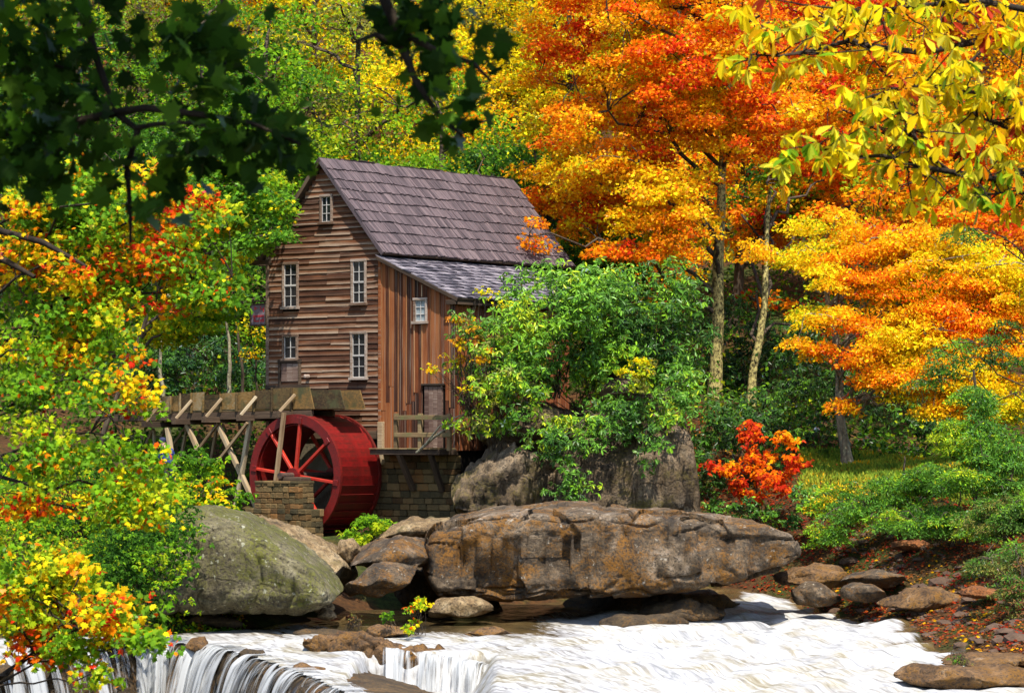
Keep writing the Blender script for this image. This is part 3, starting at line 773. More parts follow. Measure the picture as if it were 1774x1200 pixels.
def roof_z(s):      # underside of the roof over the gable at position s (0 = near corner)
    return ZR - .12 - (ZR - ZE) * abs(s + GW / 2) / (GW / 2 + .28)
Lr = 10.6
prism('wall_core', [(-GW + .06, 2.2), (-.06, 2.2), (-.06, roof_z(0) - .05), (-GW / 2, roof_z(-GW / 2) - .1), (-GW + .06, roof_z(-GW) - .05)], -.05, -Lr + .3, M['dark'], mill)

# windows of the gable: (x0, x1, y0, y1, columns, rows)
WIN = [(491, 518, 457, 533, 2, 4), (610, 635.5, 452, 526, 2, 4), (491, 517, 582, 622, 2, 2), (609, 636.5, 577, 655, 2, 4), (556, 577, 340, 386, 2, 3)]
openings = []
def window(x0, x1, y0, y1, nc, nr, d, glass, label=None, cw=.075):
    sa, z1 = W(x0, y0, d); sb, z0 = W(x1, y1, d)
    _, z1b = W(x1, y0, d); _, z0b = W(x0, y1, d)
    z1, z0 = (z1 + z1b) / 2, (z0 + z0b) / 2
    w = wbox('window', sa + .02, sb - .02, d - .06, d - .01, z0 + .02, z1 - .02, M['dark'], mill)
    if label: w['label'] = label
    def sub(nm, *a):
        m = a[-1]
        me = box_mesh(nm, a[1] - a[0], abs(a[3] - a[2]), a[5] - a[4], .006); me.materials.append(m)
        o = bpy.data.objects.new(nm, me); link(o, w)
        cen = Vector([float(q) for q in B((a[0] + a[1]) / 2, (a[2] + a[3]) / 2, (a[4] + a[5]) / 2)])
        mw = Matrix.Translation(cen) @ frame(U, Zu)
        base = Matrix.Translation(mill.location) @ w.matrix_basis
        o.matrix_basis = base.inverted() @ mw
        return o
    sub('casing', sa - .01, sa + cw, d + .0, d + .075, z0, z1, M['casing'])
    sub('casing', sb - cw, sb + .01, d + .0, d + .075, z0, z1, M['casing'])
    sub('casing', sa - .02, sb + .02, d + .0, d + .085, z1 - .02, z1 + cw - .01, M['casing'])
    sub('sill', sa - .05, sb + .05, d + .0, d + .13, z0 - .06, z0 + .03, M['casing'])
    ia, ib, ja, jb = sa + cw, sb - cw, z0 + .03, z1 - .02
    pw, ph = (ib - ia) / nc, (jb - ja) / nr
    for i in range(nc):
        for j in range(nr):
            sub('pane', ia + i * pw + .012, ia + (i + 1) * pw - .012, d - .008, d + .006, ja + j * ph + .012, ja + (j + 1) * ph - .012, glass)
    for i in range(nc + 1):
        h = .0125 if 0 < i < nc else .02
        sub('muntin', ia + i * pw - h, ia + i * pw + h, d + .002, d + .035, ja, jb, M['sash'])
    for j in range(nr + 1):
        h = .012 if 0 < j < nr else .022
        if nr == 4 and j == 2: h = .032
        sub('muntin', ia + .005, ib - .005, d + .004, d + (.05 if h > .03 else .031), ja + j * ph - h, ja + j * ph + h, M['sash'])
    return (sa - .02, sb + .02, z0 - .06, z1 + cw)
for i, w_ in enumerate(WIN):
    openings.append(window(*w_, 0.03, M['pane']))
# small hatch low on the left of the gable
sa, za = W(489, 662); sb, zb = W(520, 628)
openings.append((sa, sb, za, zb))
hatch = wbox('hatch', sa, sb, .0, .06, za, zb, M['door'], mill)
for q in range(3):
    wbox('hatch_plank', sa + .02 + q * (sb - sa - .04) / 3, sa + .012 + (q + 1) * (sb - sa - .04) / 3, .06, .085, za + .03, zb - .03, M['door'], mill)
wbox('hatch_frame', sa - .12, sb + .12, .0, .13, zb, zb + .12, M['dark_timber'], mill)
wbox('hatch_frame', sa - .1, sa, .0, .12, za - .1, zb, M['dark_timber'], mill)
wbox('hatch_frame', sb, sb + .1, .0, .12, za - .1, zb, M['dark_timber'], mill)
wbox('hatch_frame', -GW + .05, sb + .5, .0, .22, za - .24, za - .1, M['dark_timber'], mill)
s_, z_ = W(537, 652)
wbox('wall_lamp', s_ - .07, s_ + .07, .04, .3, z_ - .07, z_ + .07, M['casing'], mill, .04)

# clapboards, one by one, cut round the openings
EXP, BT = .192, .04
z = 5.55
row = 0
while z < ZR - .3:
    if z > roof_z(-GW / 2) - .1: break
    # span of this row under the rake
    zt = z + EXP
    hw = GW / 2 + .28
    lim = (ZR - .12 - zt - .04) / (ZR - ZE) * hw
    s0, s1 = max(-GW + .08, -GW / 2 - lim), min(-.08, -GW / 2 + lim)
    if s1 - s0 < .15: break
    spans = [(s0, s1)]
    for (a, b, c0, c1) in openings:
        if zt > c0 + .06 and z < c1 - .11:
            nsp = []
            for (p, q) in spans:
                if b <= p or a >= q: nsp.append((p, q)); continue
                if a - p > .06: nsp.append((p, a))
                if q - b > .06: nsp.append((b, q))
            spans = nsp
    fin = []
    for (p, q) in spans:
        while q - p > 3.2:
            cut = p + random.uniform(1.2, min(3.0, q - p - .8)); fin.append((p, cut)); p = cut + .004
        if q - p > 2.0 and random.random() < .5:
            cut = p + random.uniform(.7, q - p - .7); fin.append((p, cut)); p = cut + .004
        fin.append((p, q))
    for (p, q) in fin:
        L = q - p
        hh = EXP + .05
        bt = BT * random.uniform(.8, 1.35)
        dz0 = random.uniform(-.012, .012); dz1 = random.uniform(-.012, .012)
        nseg = 8
        xs = np.linspace(-L / 2, L / 2, nseg)
        wv_ = np.cumsum(RNG.normal(size=nseg)) * .0035
        cup = np.cumsum(RNG.normal(size=nseg)) * .003
        Vb = []
        for xx, w1, cq in zip(xs, wv_, cup):
            lo = w1 + np.interp(xx, [-L / 2, L / 2], [dz0, dz1])
            Vb += [(xx, -bt - cq, lo), (xx, -bt - cq + .006, lo - .004), (xx, 0.0, lo + .002), (xx, -.006, hh), (xx, 0.0, hh)]
        Fb = []
        for i in range(nseg - 1):
            a = i * 5; b = a + 5
            Fb += [(a, b, b + 3, a + 3), (a + 1, b + 1, b, a), (a + 2, b + 2, b + 1, a + 1), (a + 3, b + 3, b + 4, a + 4)]
        Fb += [(0, 3, 4, 2, 1), tuple(np.array((1, 2, 4, 3, 0)) + (nseg - 1) * 5)]
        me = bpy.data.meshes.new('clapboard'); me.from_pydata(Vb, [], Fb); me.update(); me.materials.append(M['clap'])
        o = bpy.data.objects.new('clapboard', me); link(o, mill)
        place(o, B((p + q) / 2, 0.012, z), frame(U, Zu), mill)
    z += EXP; row += 1
# corner boards
wbox('corner_board', -GW - .05, -GW + .09, -.05, .075, 5.5, roof_z(-GW), M['casing'], mill)
wbox('corner_board', -.09, .03, -.02, .09, 4.95, 11.5, M['board'], mill)
wbox('corner_post', -.06, .16, -.02, .16, 4.4, 5.9, M['timber'], mill)
# left side wall, seen edge on
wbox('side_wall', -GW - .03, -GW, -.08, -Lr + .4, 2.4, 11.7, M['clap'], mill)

# lean-to
LW = 3.35
def lean_z(s):
    return 11.60 - (11.60 - 10.05) * s / 3.62
prism('lean_to_core', [(-.04, 2.3), (LW - .06, 2.3), (LW - .06, lean_z(LW) - .1), (-.04, lean_z(0) - .1)], -.06, -6.4, M['dark'], mill)
sa, z1_ = W(718, 519, .02); sb, z0_ = W(741, 558, .02)
lw_open = window(718, 741, 519, 558, 2, 3, 0.02, M['pane_reflect'], 'small six pane window with painted pale reflections in the lean-to')
ds0, dz1 = W(736, 668); ds1, dz0 = W(768, 774)
s = .04; q = 0
while s < LW - .02:
    wd = random.uniform(.15, .24); e_ = min(s + wd, LW)
    pieces = [(4.95, lean_z((s + e_) / 2) - .16)]
    mid = (s + e_) / 2
    for (a, b, c0, c1) in (lw_open, (ds0, ds1, dz0 - .2, dz1 + .04)):
        if a - .02 < mid < b + .02:
            n_ = []
            for (p, r_) in pieces:
                if c0 > p: n_.append((p, min(r_, c0)))
                if c1 < r_: n_.append((max(p, c1), r_))
            pieces = n_
    out = random.uniform(.03, .05)
    for (p, r_) in pieces:
        if r_ - p > .15:
            if r_ - p > 3.4 and random.random() < .5:
                cut = p + random.uniform(1.2, 2.6)
                beam('wall_board', B(mid, out / 2, p + random.uniform(-.05, .03)), B(mid, out / 2, cut), e_ - s - .008, out, M['board'], mill, up=-Vv, jit=.002)
                p = cut + .01
            beam('wall_board', B(mid, out / 2 + .002, p), B(mid, out / 2 + .002, r_), e_ - s - .008, out, M['board'], mill, up=-Vv, jit=.002)
            if q % 2 == 0:
                beam('batten', B(s, out + .012, p + .02), B(s, out + .012, r_ - .02), random.uniform(.035, .055), .028, M['batten'], mill, up=-Vv, jit=.002)
    s = e_; q += 1
# side wall of the lean-to, boards running away under the eave
t_ = .1
while t_ < 6.3:
    beam('side_board', B(LW + .02, -t_, 4.9), B(LW + .02, -t_, lean_z(LW) - .12), .22, .04, M['board'], mill, up=U, jit=.003)
    t_ += .235
# door with its head and planks
door = wbox('door', ds0, ds1, .0, .03, 4.98, dz1, M['door'], mill)
npl = 4
for i in range(npl):
    a = ds0 + .02 + i * (ds1 - ds0 - .04) / npl
    wbox('door_plank', a, a + (ds1 - ds0 - .04) / npl - .012, .03, .058, 5.0, dz1 - .03 - .02 * random.random(), M['door'], mill)
wbox('door_head', ds0 - .1, ds1 + .08, .03, .11, dz1 + .0, dz1 + .07, M['dark_timber'], mill)
# lean-to eave beam and bracket
beam('eave_beam', B(3.1, .2, 9.93), B(3.52, .2, 9.93), .14, .16, M['dark_timber'], mill)
beam('eave_beam', B(3.5, .2, 9.93), B(3.5, -7.8, 9.93), .14, .16, M['dark_timber'], mill)
beam('bracket', B(3.42, -.9, 9.85), B(3.38, -.3, 9.0), .1, .1, M['timber'], mill)

# ---- main roof: deck, then shingles course by course
def deck(name, pts, th, m):
    pts = [np.asarray(p) for p in pts]
    n = np.cross(pts[1] - pts[0], pts[3] - pts[0]); n /= np.linalg.norm(n)
    V = pts + [p - n * th for p in pts]
    me = bpy.data.meshes.new(name)
    me.from_pydata([tuple(v - np.array(mill.location)) for v in V], [], [(0, 1, 2, 3), (7, 6, 5, 4), (0, 4, 5, 1), (1, 5, 6, 2), (2, 6, 7, 3), (3, 7, 4, 0)])
    me.update()
    return mobj(name, me, m, mill)
OV = .22
es = .28
def rs(side, f, t, up=0.0):
    """point on the roof: f from ridge 0 to eave 1, t metres along the ridge"""
    c = -GW / 2
    s_ = c + side * f * (GW / 2 + es)
    n = np.array([0, 0, 1.0]) * (GW / 2 + es) + U * side * (ZR - ZE); n /= np.linalg.norm(n)
    return O + s_ * U + t * Vv + (ZR - f * (ZR - ZE)) * Zu + n * up
rl = math.hypot(GW / 2 + es, ZR - ZE)
deck('roof_deck', [rs(1, 0, -OV), rs(1, 1, -OV), rs(1, 1, Lr + OV), rs(1, 0, Lr + OV)], .07, M['dark_timber'])
deck('roof_deck', [rs(-1, 1, -OV), rs(-1, 0, -OV), rs(-1, 0, Lr + OV), rs(-1, 1, Lr + OV)], .07, M['dark_timber'])
beam('barge_board', rs(1, 0.0, -OV - .02, -.04), rs(1, 1.0, -OV - .02, -.04), .04, .14, M['shingle'], mill)
beam('barge_board', rs(-1, 0.0, -OV - .02, -.04), rs(-1, 1.0, -OV - .02, -.04), .04, .14, M['dark_timber'], mill)
NC = 9
def shingle_geo(w, l, th):
    """local x across, y up the slope, z out; butt at y=0"""
    hx = w / 2
    V = [(-hx, 0, 0), (hx, 0, 0), (hx, 0, th), (-hx, 0, th), (-hx, l, 0), (hx, l, 0), (hx, l, .008), (-hx, l, .008)]
    Fq = [(0, 1, 2, 3), (3, 2, 6, 7), (0, 3, 7, 4), (1, 5, 6, 2), (4, 7, 6, 5), (0, 4, 5, 1)]
    return V, Fq
def roof_courses(point, up_dir, nrm, cross, nco, slope_len, t0, t1, wmin, wmax, th, m, name, single_max, skew=0.0):
    fronts, rest_V, rest_F, rest_G = 0, [], [], []
    expo = slope_len / nco
    for ci in range(nco):          # from the eave upwards
        f = 1.0 - ci / nco
        t = t0 + random.uniform(-.03, .03)
        while t < t1:
            w = random.uniform(wmin, wmax)
            if t + w > t1 + .06: w = t1 + .03 - t
            if w < .05: break
            l = expo * 1.12
            dy = random.uniform(-.028, .028) + .03 * math.sin(t * 1.7 + ci)
            tt = th * random.uniform(.75, 1.3)
            Vs, Fq = shingle_geo(w - random.uniform(.008, .022), l, tt)
            c0 = point(f, t + w / 2) + nrm * (.012 + random.uniform(0, .008)) - up_dir * (dy)
            if f <= 0.999 or ci == 0:
                pass
            rot = Matrix((Vector(cross), Vector(up_dir), Vector(nrm))).transposed().to_4x4()
            tw = random.uniform(-.006, .006)
            rot = rot @ Matrix.Rotation(tw, 4, 'Z') @ Matrix.Rotation(.012, 4, 'X')
            if fronts < single_max:
                me = bpy.data.meshes.new(name); me.from_pydata(Vs, [], Fq); me.update(); me.materials.append(m)
                o = bpy.data.objects.new(name, me); link(o, mill); place(o, c0, rot, mill); fronts += 1
            else:
                b = len(rest_V)
                r3 = np.array(rot.to_3x3())
                rest_V += [tuple(r3 @ np.array(v) + c0 - np.array(mill.location)) for v in Vs]
                rest_F += [tuple(i + b for i in f_) for f_ in Fq]
                rv = random.random(); rest_G += [(v[0] + rv * 40, v[1] + rv * 90, rv) for v in Vs]
            t += w
    if rest_V:
        me = np_mesh(name + '_rows', np.array(rest_V), [np.array(rest_F)], pattr={'grain': np.array(rest_G)})
        o = mobj(name + '_rows', me, M['shingle_rows'] if m is M['shingle'] else m, mill); o['kind'] = 'stuff'
updir = (rs(1, 0, 0) - rs(1, 1, 0)) / rl
nrm1 = np.cross(Vv, updir); nrm1 = nrm1 if nrm1[2] > 0 else -nrm1
roof_courses(lambda f, t: rs(1, f, t), updir, nrm1, np.cross(updir, nrm1), NC, rl, -OV - .03, Lr + OV, .085, .19, .06, M['shingle'], 'shingle', 300)
updir2 = (rs(-1, 0, 0) - rs(-1, 1, 0)) / rl
nrm2 = np.cross(Vv, updir2); nrm2 = nrm2 if nrm2[2] > 0 else -nrm2
roof_courses(lambda f, t: rs(-1, f, t), updir2, nrm2, np.cross(updir2, nrm2), NC, rl, -OV - .03, Lr + OV, .3, .5, .045, M['shingle_rows'], 'rear_shingle', 0)
# ---- lean-to roof
def ls(f, t, up=0.0):
    s_ = .0 + f * 3.62
    n = np.array([0, 0, 1.0]) * 3.62 + U * 1.55; n /= np.linalg.norm(n)
    return O + s_ * U + t * Vv + (11.60 - f * 1.55) * Zu + n * up
ll = math.hypot(3.62, 1.55)
deck('lean_to_deck', [ls(0, -.25), ls(1, -.25), ls(1, 8.2), ls(0, 8.2)], .07, M['dark_timber'])
upl = (ls(0, 0) - ls(1, 0)) / ll
nl = np.cross(Vv, upl); nl = nl if nl[2] > 0 else -nl
roof_courses(lambda f, t: ls(f, t), upl, nl, np.cross(upl, nl), 12, ll, -.27, 8.2, .16, .34, .05, M['shingle_grey'], 'lean_to_shingle', 0)
beam('barge_board', ls(0.0, -.26, -.05), ls(1.0, -.26, -.05), .04, .12, M['dark_timber'], mill)
# beam sticking out at the left eave
beam('eave_beam', B(-GW - 1.3, .02, 11.62), B(-GW + .2, .02, 11.62), .12, .16, M['dark_timber'], mill)
beam('eave_beam', B(-GW - 1.3, -.2, 11.66), B(-GW - .02, -7, 11.66), .12, .16, M['dark_timber'], mill)

# ---- stone foundation, stone by stone
def stone_variants(n, name):
    out = []
    for i in range(n):
        Vq, q4, t3 = chamfer_box(1, 1, 1, .09)
        Vq = Vq + RNG.normal(size=Vq.shape) * .022
        me = np_mesh(name, Vq, [q4, t3]); out.append(me)
    return out
SV = stone_variants(8, 'stone'); [m_.materials.append(M['stone']) for m_ in SV]
SVw = stone_variants(8, 'stone'); [m_.materials.append(M['stone_warm']) for m_ in SVw]
def stones(parent, s0, s1, z0, z1, d, dep, hmin, hmax, wmin, wmax, meshes, face='front'):
    z = z0
    while z < z1 - .05:
        h = min(random.uniform(hmin, hmax), z1 - z)
        if z1 - z - h < hmin * .5: h = z1 - z
        s = s0 + random.uniform(-.02, .0)
        while s < s1 - .04:
            w = random.uniform(wmin, wmax)
            if s1 - s - w < wmin * .6: w = s1 - s
            o = bpy.data.objects.new('stone', random.choice(meshes)); link(o, parent)
            pr = random.uniform(-.025, .03)
            if face == 'front':
                place(o, B(s + w / 2, d - dep / 2 + pr, z + h / 2), frame(U, Zu), parent)
                o.scale = (w - .014, dep, h - .014)
            else:   # right-hand face, running back from the front
                place(o, B(d - dep / 2 + pr, -(s + w / 2), z + h / 2), frame(U, Zu), parent)
                o.scale = (dep, w - .014, h - .014)
            s += w
        z += h
wbox('foundation_core', -GW + .1, LW - .1, -.2, -8.8, 1.0, 5.5, M['mortar'], mill)
stones(mill, -2.2, LW - .02, 1.9, 4.75, .03, .3, .17, .3, .28, .62, SV + SVw[:3])
wbox('sill_beam', -.2, LW, -.1, .1, 4.75, 4.95, M['dark_timber'], mill)
wbox('sill_beam', -GW, -.1, -.1, .06, 5.3, 5.56, M['dark_timber'], mill)
wbox('foundation_wall', -GW, -2.2, -.25, .0, 1.5, 5.3, M['mortar'], mill)

# ---- porch on struts
PD = 1.0
wbox('porch_deck', .32, LW + .05, .06, PD, 4.76, 4.94, M['dark_timber'], mill)
for i in range(9):
    a = .32 + i * (LW - .3) / 9
    wbox('porch_plank', a, a + (LW - .3) / 9 - .015, .05, PD + .05, 4.945, 4.985, M['rail'], mill)
for px_ in (684, 726, 776):
    s_, _ = W(px_, 775, PD)
    wbox('porch_post', s_ - .07, s_ + .07, PD - .14, PD + .0, 4.9, W(px_, 716, PD)[1], M['rail'], mill)
sA, sB_ = W(684, 775, PD)[0], W(782, 775, PD)[0]
wbox('porch_rail', sA, sB_, PD, PD + .05, W(720, 727, PD)[1], W(720, 719, PD)[1], M['rail'], mill)
wbox('porch_rail', sA, sB_, PD, PD + .05, W(720, 757, PD)[1], W(720, 749, PD)[1], M['rail'], mill)
beam('porch_strut', Wp(691, 786, PD - .1), Wp(716, 848, .08), .16, .18, M['dark_timber'], mill)
beam('porch_strut', Wp(746, 786, PD - .1), Wp(766, 850, .08), .16, .18, M['dark_timber'], mill)

# ---- hanging sign at the left corner
sg = empty('hanging_sign', B(-GW - .45, .1, W(447, 545)[1]), 'small dark red lettered board hanging off the left corner of the mill', 'sign')
def sgbox(nm, x0, x1, y0, y1, d0, d1, m):
    sa, z1 = W(x0, y0, .1); sb, z0 = W(x1, y1, .1)
    me = box_mesh(nm, sb - sa, d1 - d0, z1 - z0, .006); me.materials.append(m)
    o = bpy.data.objects.new(nm, me); link(o, sg)
    return place(o, B((sa + sb) / 2, (d0 + d1) / 2, (z0 + z1) / 2), frame(U, Zu), sg)
k = Nodes('sign_board'); M['sign'] = k.set(k.ramp(k.noise(k.coord(), 6, 4), [(.35, (.1, .07, .08)), (.65, (.2, .15, .17))]), .7)
k = Nodes('sign_red'); M['sign_red'] = k.set(k.ramp(k.noise(k.coord(), 14, 4), [(.35, (.2, .01, .012)), (.7, (.45, .05, .06))]), .6)
sgbox('board', 434, 460, 527, 563, .04, .08, M['sign'])
for (a, b, c_, d_) in ((433, 461, 526, 528), (433, 461, 562, 564), (433, 435, 526, 564), (459, 461, 526, 564)):
    sgbox('sign_frame', a, b, c_, d_, .03, .11, M['dark_timber'])
for (a, b, c_, d_) in ((440, 442.5, 531, 537), (442.5, 445, 533, 535), (450, 452, 530, 536), (452, 457, 534.5, 536.5), (455, 457, 532, 540), (438, 457, 546, 549), (439, 442, 549, 557), (442, 448, 555, 557.5), (450, 453, 553, 557.5), (453.5, 457, 551, 557.5)):
    sgbox('lettering', a, b, c_, d_, .08, .088, M['sign_red'])
sa, z1 = W(433, 522, .1)
o = beam('hanger', B(sa, .06, z1), B(-GW, .06, z1), .04, .05, M['dark_timber'], sg)

# ------------------------------------------------------------------ water wheel
WS, WD, WR, WZ, WW = -1.84, 2.45, 2.09, 4.04, 2.15
wc = B(WS, WD, WZ)
wheel = empty('water_wheel', B(WS, WD, WZ - WR), 'big red wooden water wheel turning on a stone pier', 'water wheel')
def ring_mesh(name, r0, r1, w, n=72):
    a = np.arange(n) / n * 2 * np.pi
    prof = [(r0, 0), (r1, 0), (r1, w), (r0, w)]
    V = np.array([[math.cos(t) * r, y, math.sin(t) * r] for t in a for (r, y) in prof])
    q = []
    for i in range(n):
        for j in range(4):
            q.append([i * 4 + j, i * 4 + (j + 1) % 4, ((i + 1) % n) * 4 + (j + 1) % 4, ((i + 1) % n) * 4 + j])
    return np_mesh(name, V, [np.array(q)], smooth=False)
Rw = frame(U, Zu)            # local x = U, y = depth along the ridge, z = up
assert True
ysgn = 1.0 if np.dot(np.array(Rw.to_3x3() @ Vector((0, 1, 0))), Vv) > 0 else -1.0
def wput(nm, me, m, y=0.0, rot=0.0, parent=wheel, x=0.0, z=0.0):
    if m is not None and not len(me.materials): me.materials.append(m)
    o = bpy.data.objects.new(nm, me); link(o, parent)
    return place(o, wc + Vv * y, Rw @ Matrix.Rotation(-rot, 4, 'Y'), parent)
wput('rim', ring_mesh('rim', 1.80, WR + .02, .11 * ysgn), M['red'], 0)
wput('rim', ring_mesh('rim', 1.80, WR + .02, .11 * ysgn), M['red'], WW - .11)
wput('sole', ring_mesh('sole', 1.735, 1.775, (WW - .2) * ysgn), M['red'], .1)
NB = 40
bm_ = []
dth = 2 * np.pi / NB
# bucket board: outer plank reaching over the next one, then a plank to the sole
yb0, yb1 = .105 * ysgn, (WW - .115) * ysgn
def pol(r, t): return (math.cos(t) * r, math.sin(t) * r)
pts = [pol(2.07, 0), pol(2.035, 0), pol(1.985, -dth * 1.12), pol(2.015, -dth * 1.12)]
V_ = [(x, yb0, z_) for x, z_ in pts] + [(x, yb1, z_) for x, z_ in pts]
me_b = bpy.data.meshes.new('bucket_board')
me_b.from_pydata(V_, [], [(0, 1, 2, 3), (7, 6, 5, 4), (0, 4, 5, 1), (1, 5, 6, 2), (2, 6, 7, 3), (3, 7, 4, 0)]); me_b.update(); me_b.materials.append(M['red'])
for i in range(NB):
    wput('bucket_board', me_b, None, 0, i * dth)
me_s = box_mesh('spoke', 1.86 - .12, .1, .13, .012); me_s.materials.append(M['red_bright'])
for yy in (.055, WW - .06):
    for i in range(8):
        o = bpy.data.objects.new('spoke', me_s); link(o, wheel)
        a = R(-7 + 45 * i)
        dr = U * math.cos(a) + Zu * math.sin(a)
        place(o, wc + Vv * yy + dr * (.12 + (1.86 - .12) / 2), frame(dr, Vv), wheel)
        if yy < 1:
            me = box_mesh('bolt_plate', .22, .04, .2, .01); me.materials.append(M['red'])
            o = bpy.data.objects.new('bolt_plate', me); link(o, wheel)
            place(o, wc + Vv * (yy - .075) + dr * 1.9, frame(dr, Vv) @ Matrix.Rotation(R(90), 4, 'X'), wheel)
wput('hub', ring_mesh('hub', .02, .27, .32 * ysgn, 24), M['red'], -.12)
wput('hub', ring_mesh('hub', .02, .27, .3 * ysgn, 24), M['red'], WW - .25)
wput('axle', ring_mesh('axle', .01, .11, (WW + 1.5) * ysgn, 20), M['iron'], -.75)

# ------------------------------------------------------------------ stone pier under the axle
pier = empty('stone_pier', B(WS - .3, WD + .9, 1.4), 'mossy tan stone pier carrying the front end of the wheel axle', 'pier')
pd = WD + .85
sa, zt = W(441, 836, pd); sb, _ = W(518, 836, pd)
za, zb = W(441, 880, pd)[1], W(441, 950, pd)[1]
sl, sr = W(428, 880, pd)[0], W(534, 880, pd)[0]
ptop = zt
wbox('pier_core', sa + .1, sb - .1, pd - .75, pd - .12, zb, zt - .06, M['mortar'], pier)
wbox('pier_core', sl + .1, sr - .1, pd - .75, pd - .1, zb - .6, za - .06, M['mortar'], pier)
stones(pier, sa, sb, za, zt, pd, .24, .15, .22, .2, .42, SV + SVw)
stones(pier, sl, sr, zb - .6, za, pd + .1, .3, .16, .26, .22, .46, SV + SVw)
stones(pier, -(pd - .2), -(pd - .78), za, zt, sb, .24, .16, .22, .2, .4, SV, face='side')
stones(pier, -(pd - .15), -(pd - .78), zb - .6, za, sr, .26, .16, .26, .2, .4, SV, face='side')
for i in range(5):
    wbox('cap_stone', sa + i * (sb - sa) / 5 + .01, sa + (i + 1) * (sb - sa) / 5 - .01, pd - .8, pd + .03, zt - .02, zt + .07, M['stone'], pier, .02)
wbox('bearing_block', W(478, 830, pd)[0], W(514, 830, pd)[0], pd - .75, pd - .2, zt + .06, 4.0, M['dark_timber'], pier, .03)

# ------------------------------------------------------------------ flume
fl = empty('flume', Wp(400, 880, 1.95), 'mossy plank flume on braced trestle legs feeding the wheel', 'flume')
FD = 1.95           # front side of the trough
FW = 1.15
def fz(px_, py_): return Wp(px_, py_, FD)
edges = [170, 190, 209, 228, 246, 263, 280, 298, 314, 333.5, 354, 384, 412, 442, 473, 507, 537]
def flume_line(px_, row):      # rows: 0 top of the planks, 1 bottom of the planks, 2 bottom of the beam
    y0 = [(170, 688), (300, 684), (440, 676), (595, 668)]
    y1 = [(170, 716), (300, 712), (440, 708), (595, 708)]
    y2 = [(170, 736), (300, 729), (440, 722), (595, 719)]
    t = (y0, y1, y2)[row]
    return np.interp(px_, [a for a, b in t], [b for a, b in t])
for i in range(len(edges) - 1):
    x0, x1 = edges[i] + .7, edges[i + 1] - .7
    dt = random.uniform(-3, 2) if i != 10 else 12
    sa, z1 = W(x0, flume_line(x0, 0) + dt, FD); sb, z0 = W(x1, flume_line(x1, 1), FD)
    cut = 6 if i == len(edges) - 2 else 0
    # panel of the side wall, a little proud and tilted by chance
    p = [(sa, z0), (sb + (.0 if not cut else .22), z0), (sb, W(x1, flume_line(x1, 0) + dt, FD)[1]), (sa, z1)]
    pr = random.uniform(0, .03)
    prism('side_plank', p, FD + pr, FD + pr - .05, M['flume'], fl)
    if i > 0:
        wbox('stud', W(edges[i], 700, FD)[0] - .035, W(edges[i], 700, FD)[0] + .035, FD + .03, FD + .1, z0 - .1, z1 + random.uniform(-.05, .03), M['flume'], fl)
# back side, floor and long beams
pA, pB = fz(165, flume_line(165, 1)), fz(540, flume_line(540, 1))
for nm, dd, w_, h_, r0 in (('floor_beam', -.06, .14, .26, .02), ('floor_beam', FW - .1, .14, .26, .02)):
    beam(nm, pA + Vv * (dd + .1) - Zu * (.18), pB + Vv * (dd + .1) - Zu * .18, w_, h_, M['dark_timber'], fl)
beam('trough_floor', pA + Vv * FW / 2, pB + Vv * FW / 2, FW, .06, M['flume'], fl)
tA, tB = fz(165, flume_line(165, 0) + 3), fz(540, flume_line(540, 0) + 3)
beam('rear_side', (pA + tA) / 2 + Vv * FW, (pB + tB) / 2 + Vv * FW, .05, .62, M['flume'], fl)
# end chute lower, over the wheel
s0_, s1_ = W(533, 690, FD - .04)[0], W(596, 690, FD - .04)[0]
z0_, z1_ = W(560, 708, FD)[1], W(560, 675, FD)[1]
prism('chute_side', [(s0_ - .1, z0_), (s1_ + .02, z0_), (s1_ - .22, z1_), (s0_ - .1, z1_)], FD - .06, FD - .1, M['flume'], fl)
prism('chute_side', [(s0_ - .1, z0_), (s1_ + .02, z0_), (s1_ - .22, z1_), (s0_ - .1, z1_)], FD - FW + .05, FD - FW + .0, M['flume'], fl)
prism('chute_floor', [(s0_ - .3, z0_ - .02), (s1_ - .05, z0_ - .02), (s1_ - .05, z0_ + .04), (s0_ - .3, z0_ + .04)], FD - .1, FD - FW + .05, M['flume'], fl)
# outriggers with their diagonal braces
for (x_, y_) in ((266, 735), (318, 730), (370, 727), (430, 724), (497, 718)):
    base = Wp(x_ + 8, y_, FD)
    beam('outrigger', base - Vv * .75 + Zu * 0, base + Vv * (FW + .3), .2, .2, M['dark_timber'], fl)
    beam('brace', base - Vv * .62 + Zu * .1, Wp(x_ + 14, flume_line(x_, 0) + 10, FD + .1), .07, .1, M['timber'], fl)
# trestle members, both faces of the flume
mem = [(324, 735, 352, 800), (378, 733, 331, 795), (377, 734, 418, 822), (429, 732, 372, 806), (434, 728, 409, 876), (290, 741, 301, 812), (267, 745, 268, 800),
       (286, 742, 262, 800), (326, 734, 296, 776), (324, 738, 314, 790), (376, 738, 365, 800), (266, 742, 250, 776), (246, 748, 247, 800), (228, 750, 246, 800), (212, 752, 214, 800)]
for i, (x0, y0, x1, y1) in enumerate(mem):
    w_ = .15 if i in (0, 2, 4, 5) else .1
    off = .0 if i in (0, 2, 4, 5) else (.1 if i in (1, 3) else -FW * .9)
    d_ = FD - .1 + off
    q0 = Wp(x0, y0, d_); q1 = Wp(x1, y1, d_)
    gz = ground_z(q1[0], q1[1])[0] - .3
    if i in (0, 2, 4, 5, 6, 9, 10, 12, 14) and q1[2] > gz:
        q1 = q0 + (q1 - q0) * ((q0[2] - gz) / (q0[2] - q1[2]))
    beam('trestle_leg' if i in (0, 2, 4, 5, 6) else 'trestle_brace', q0, q1, w_, w_, M['timber'], fl, up=-Vv)
beam('trestle_leg', Wp(492, 715, FD + .6), Wp(478, 833, FD + 1.0), .12, .14, M['timber'], fl, up=-Vv)

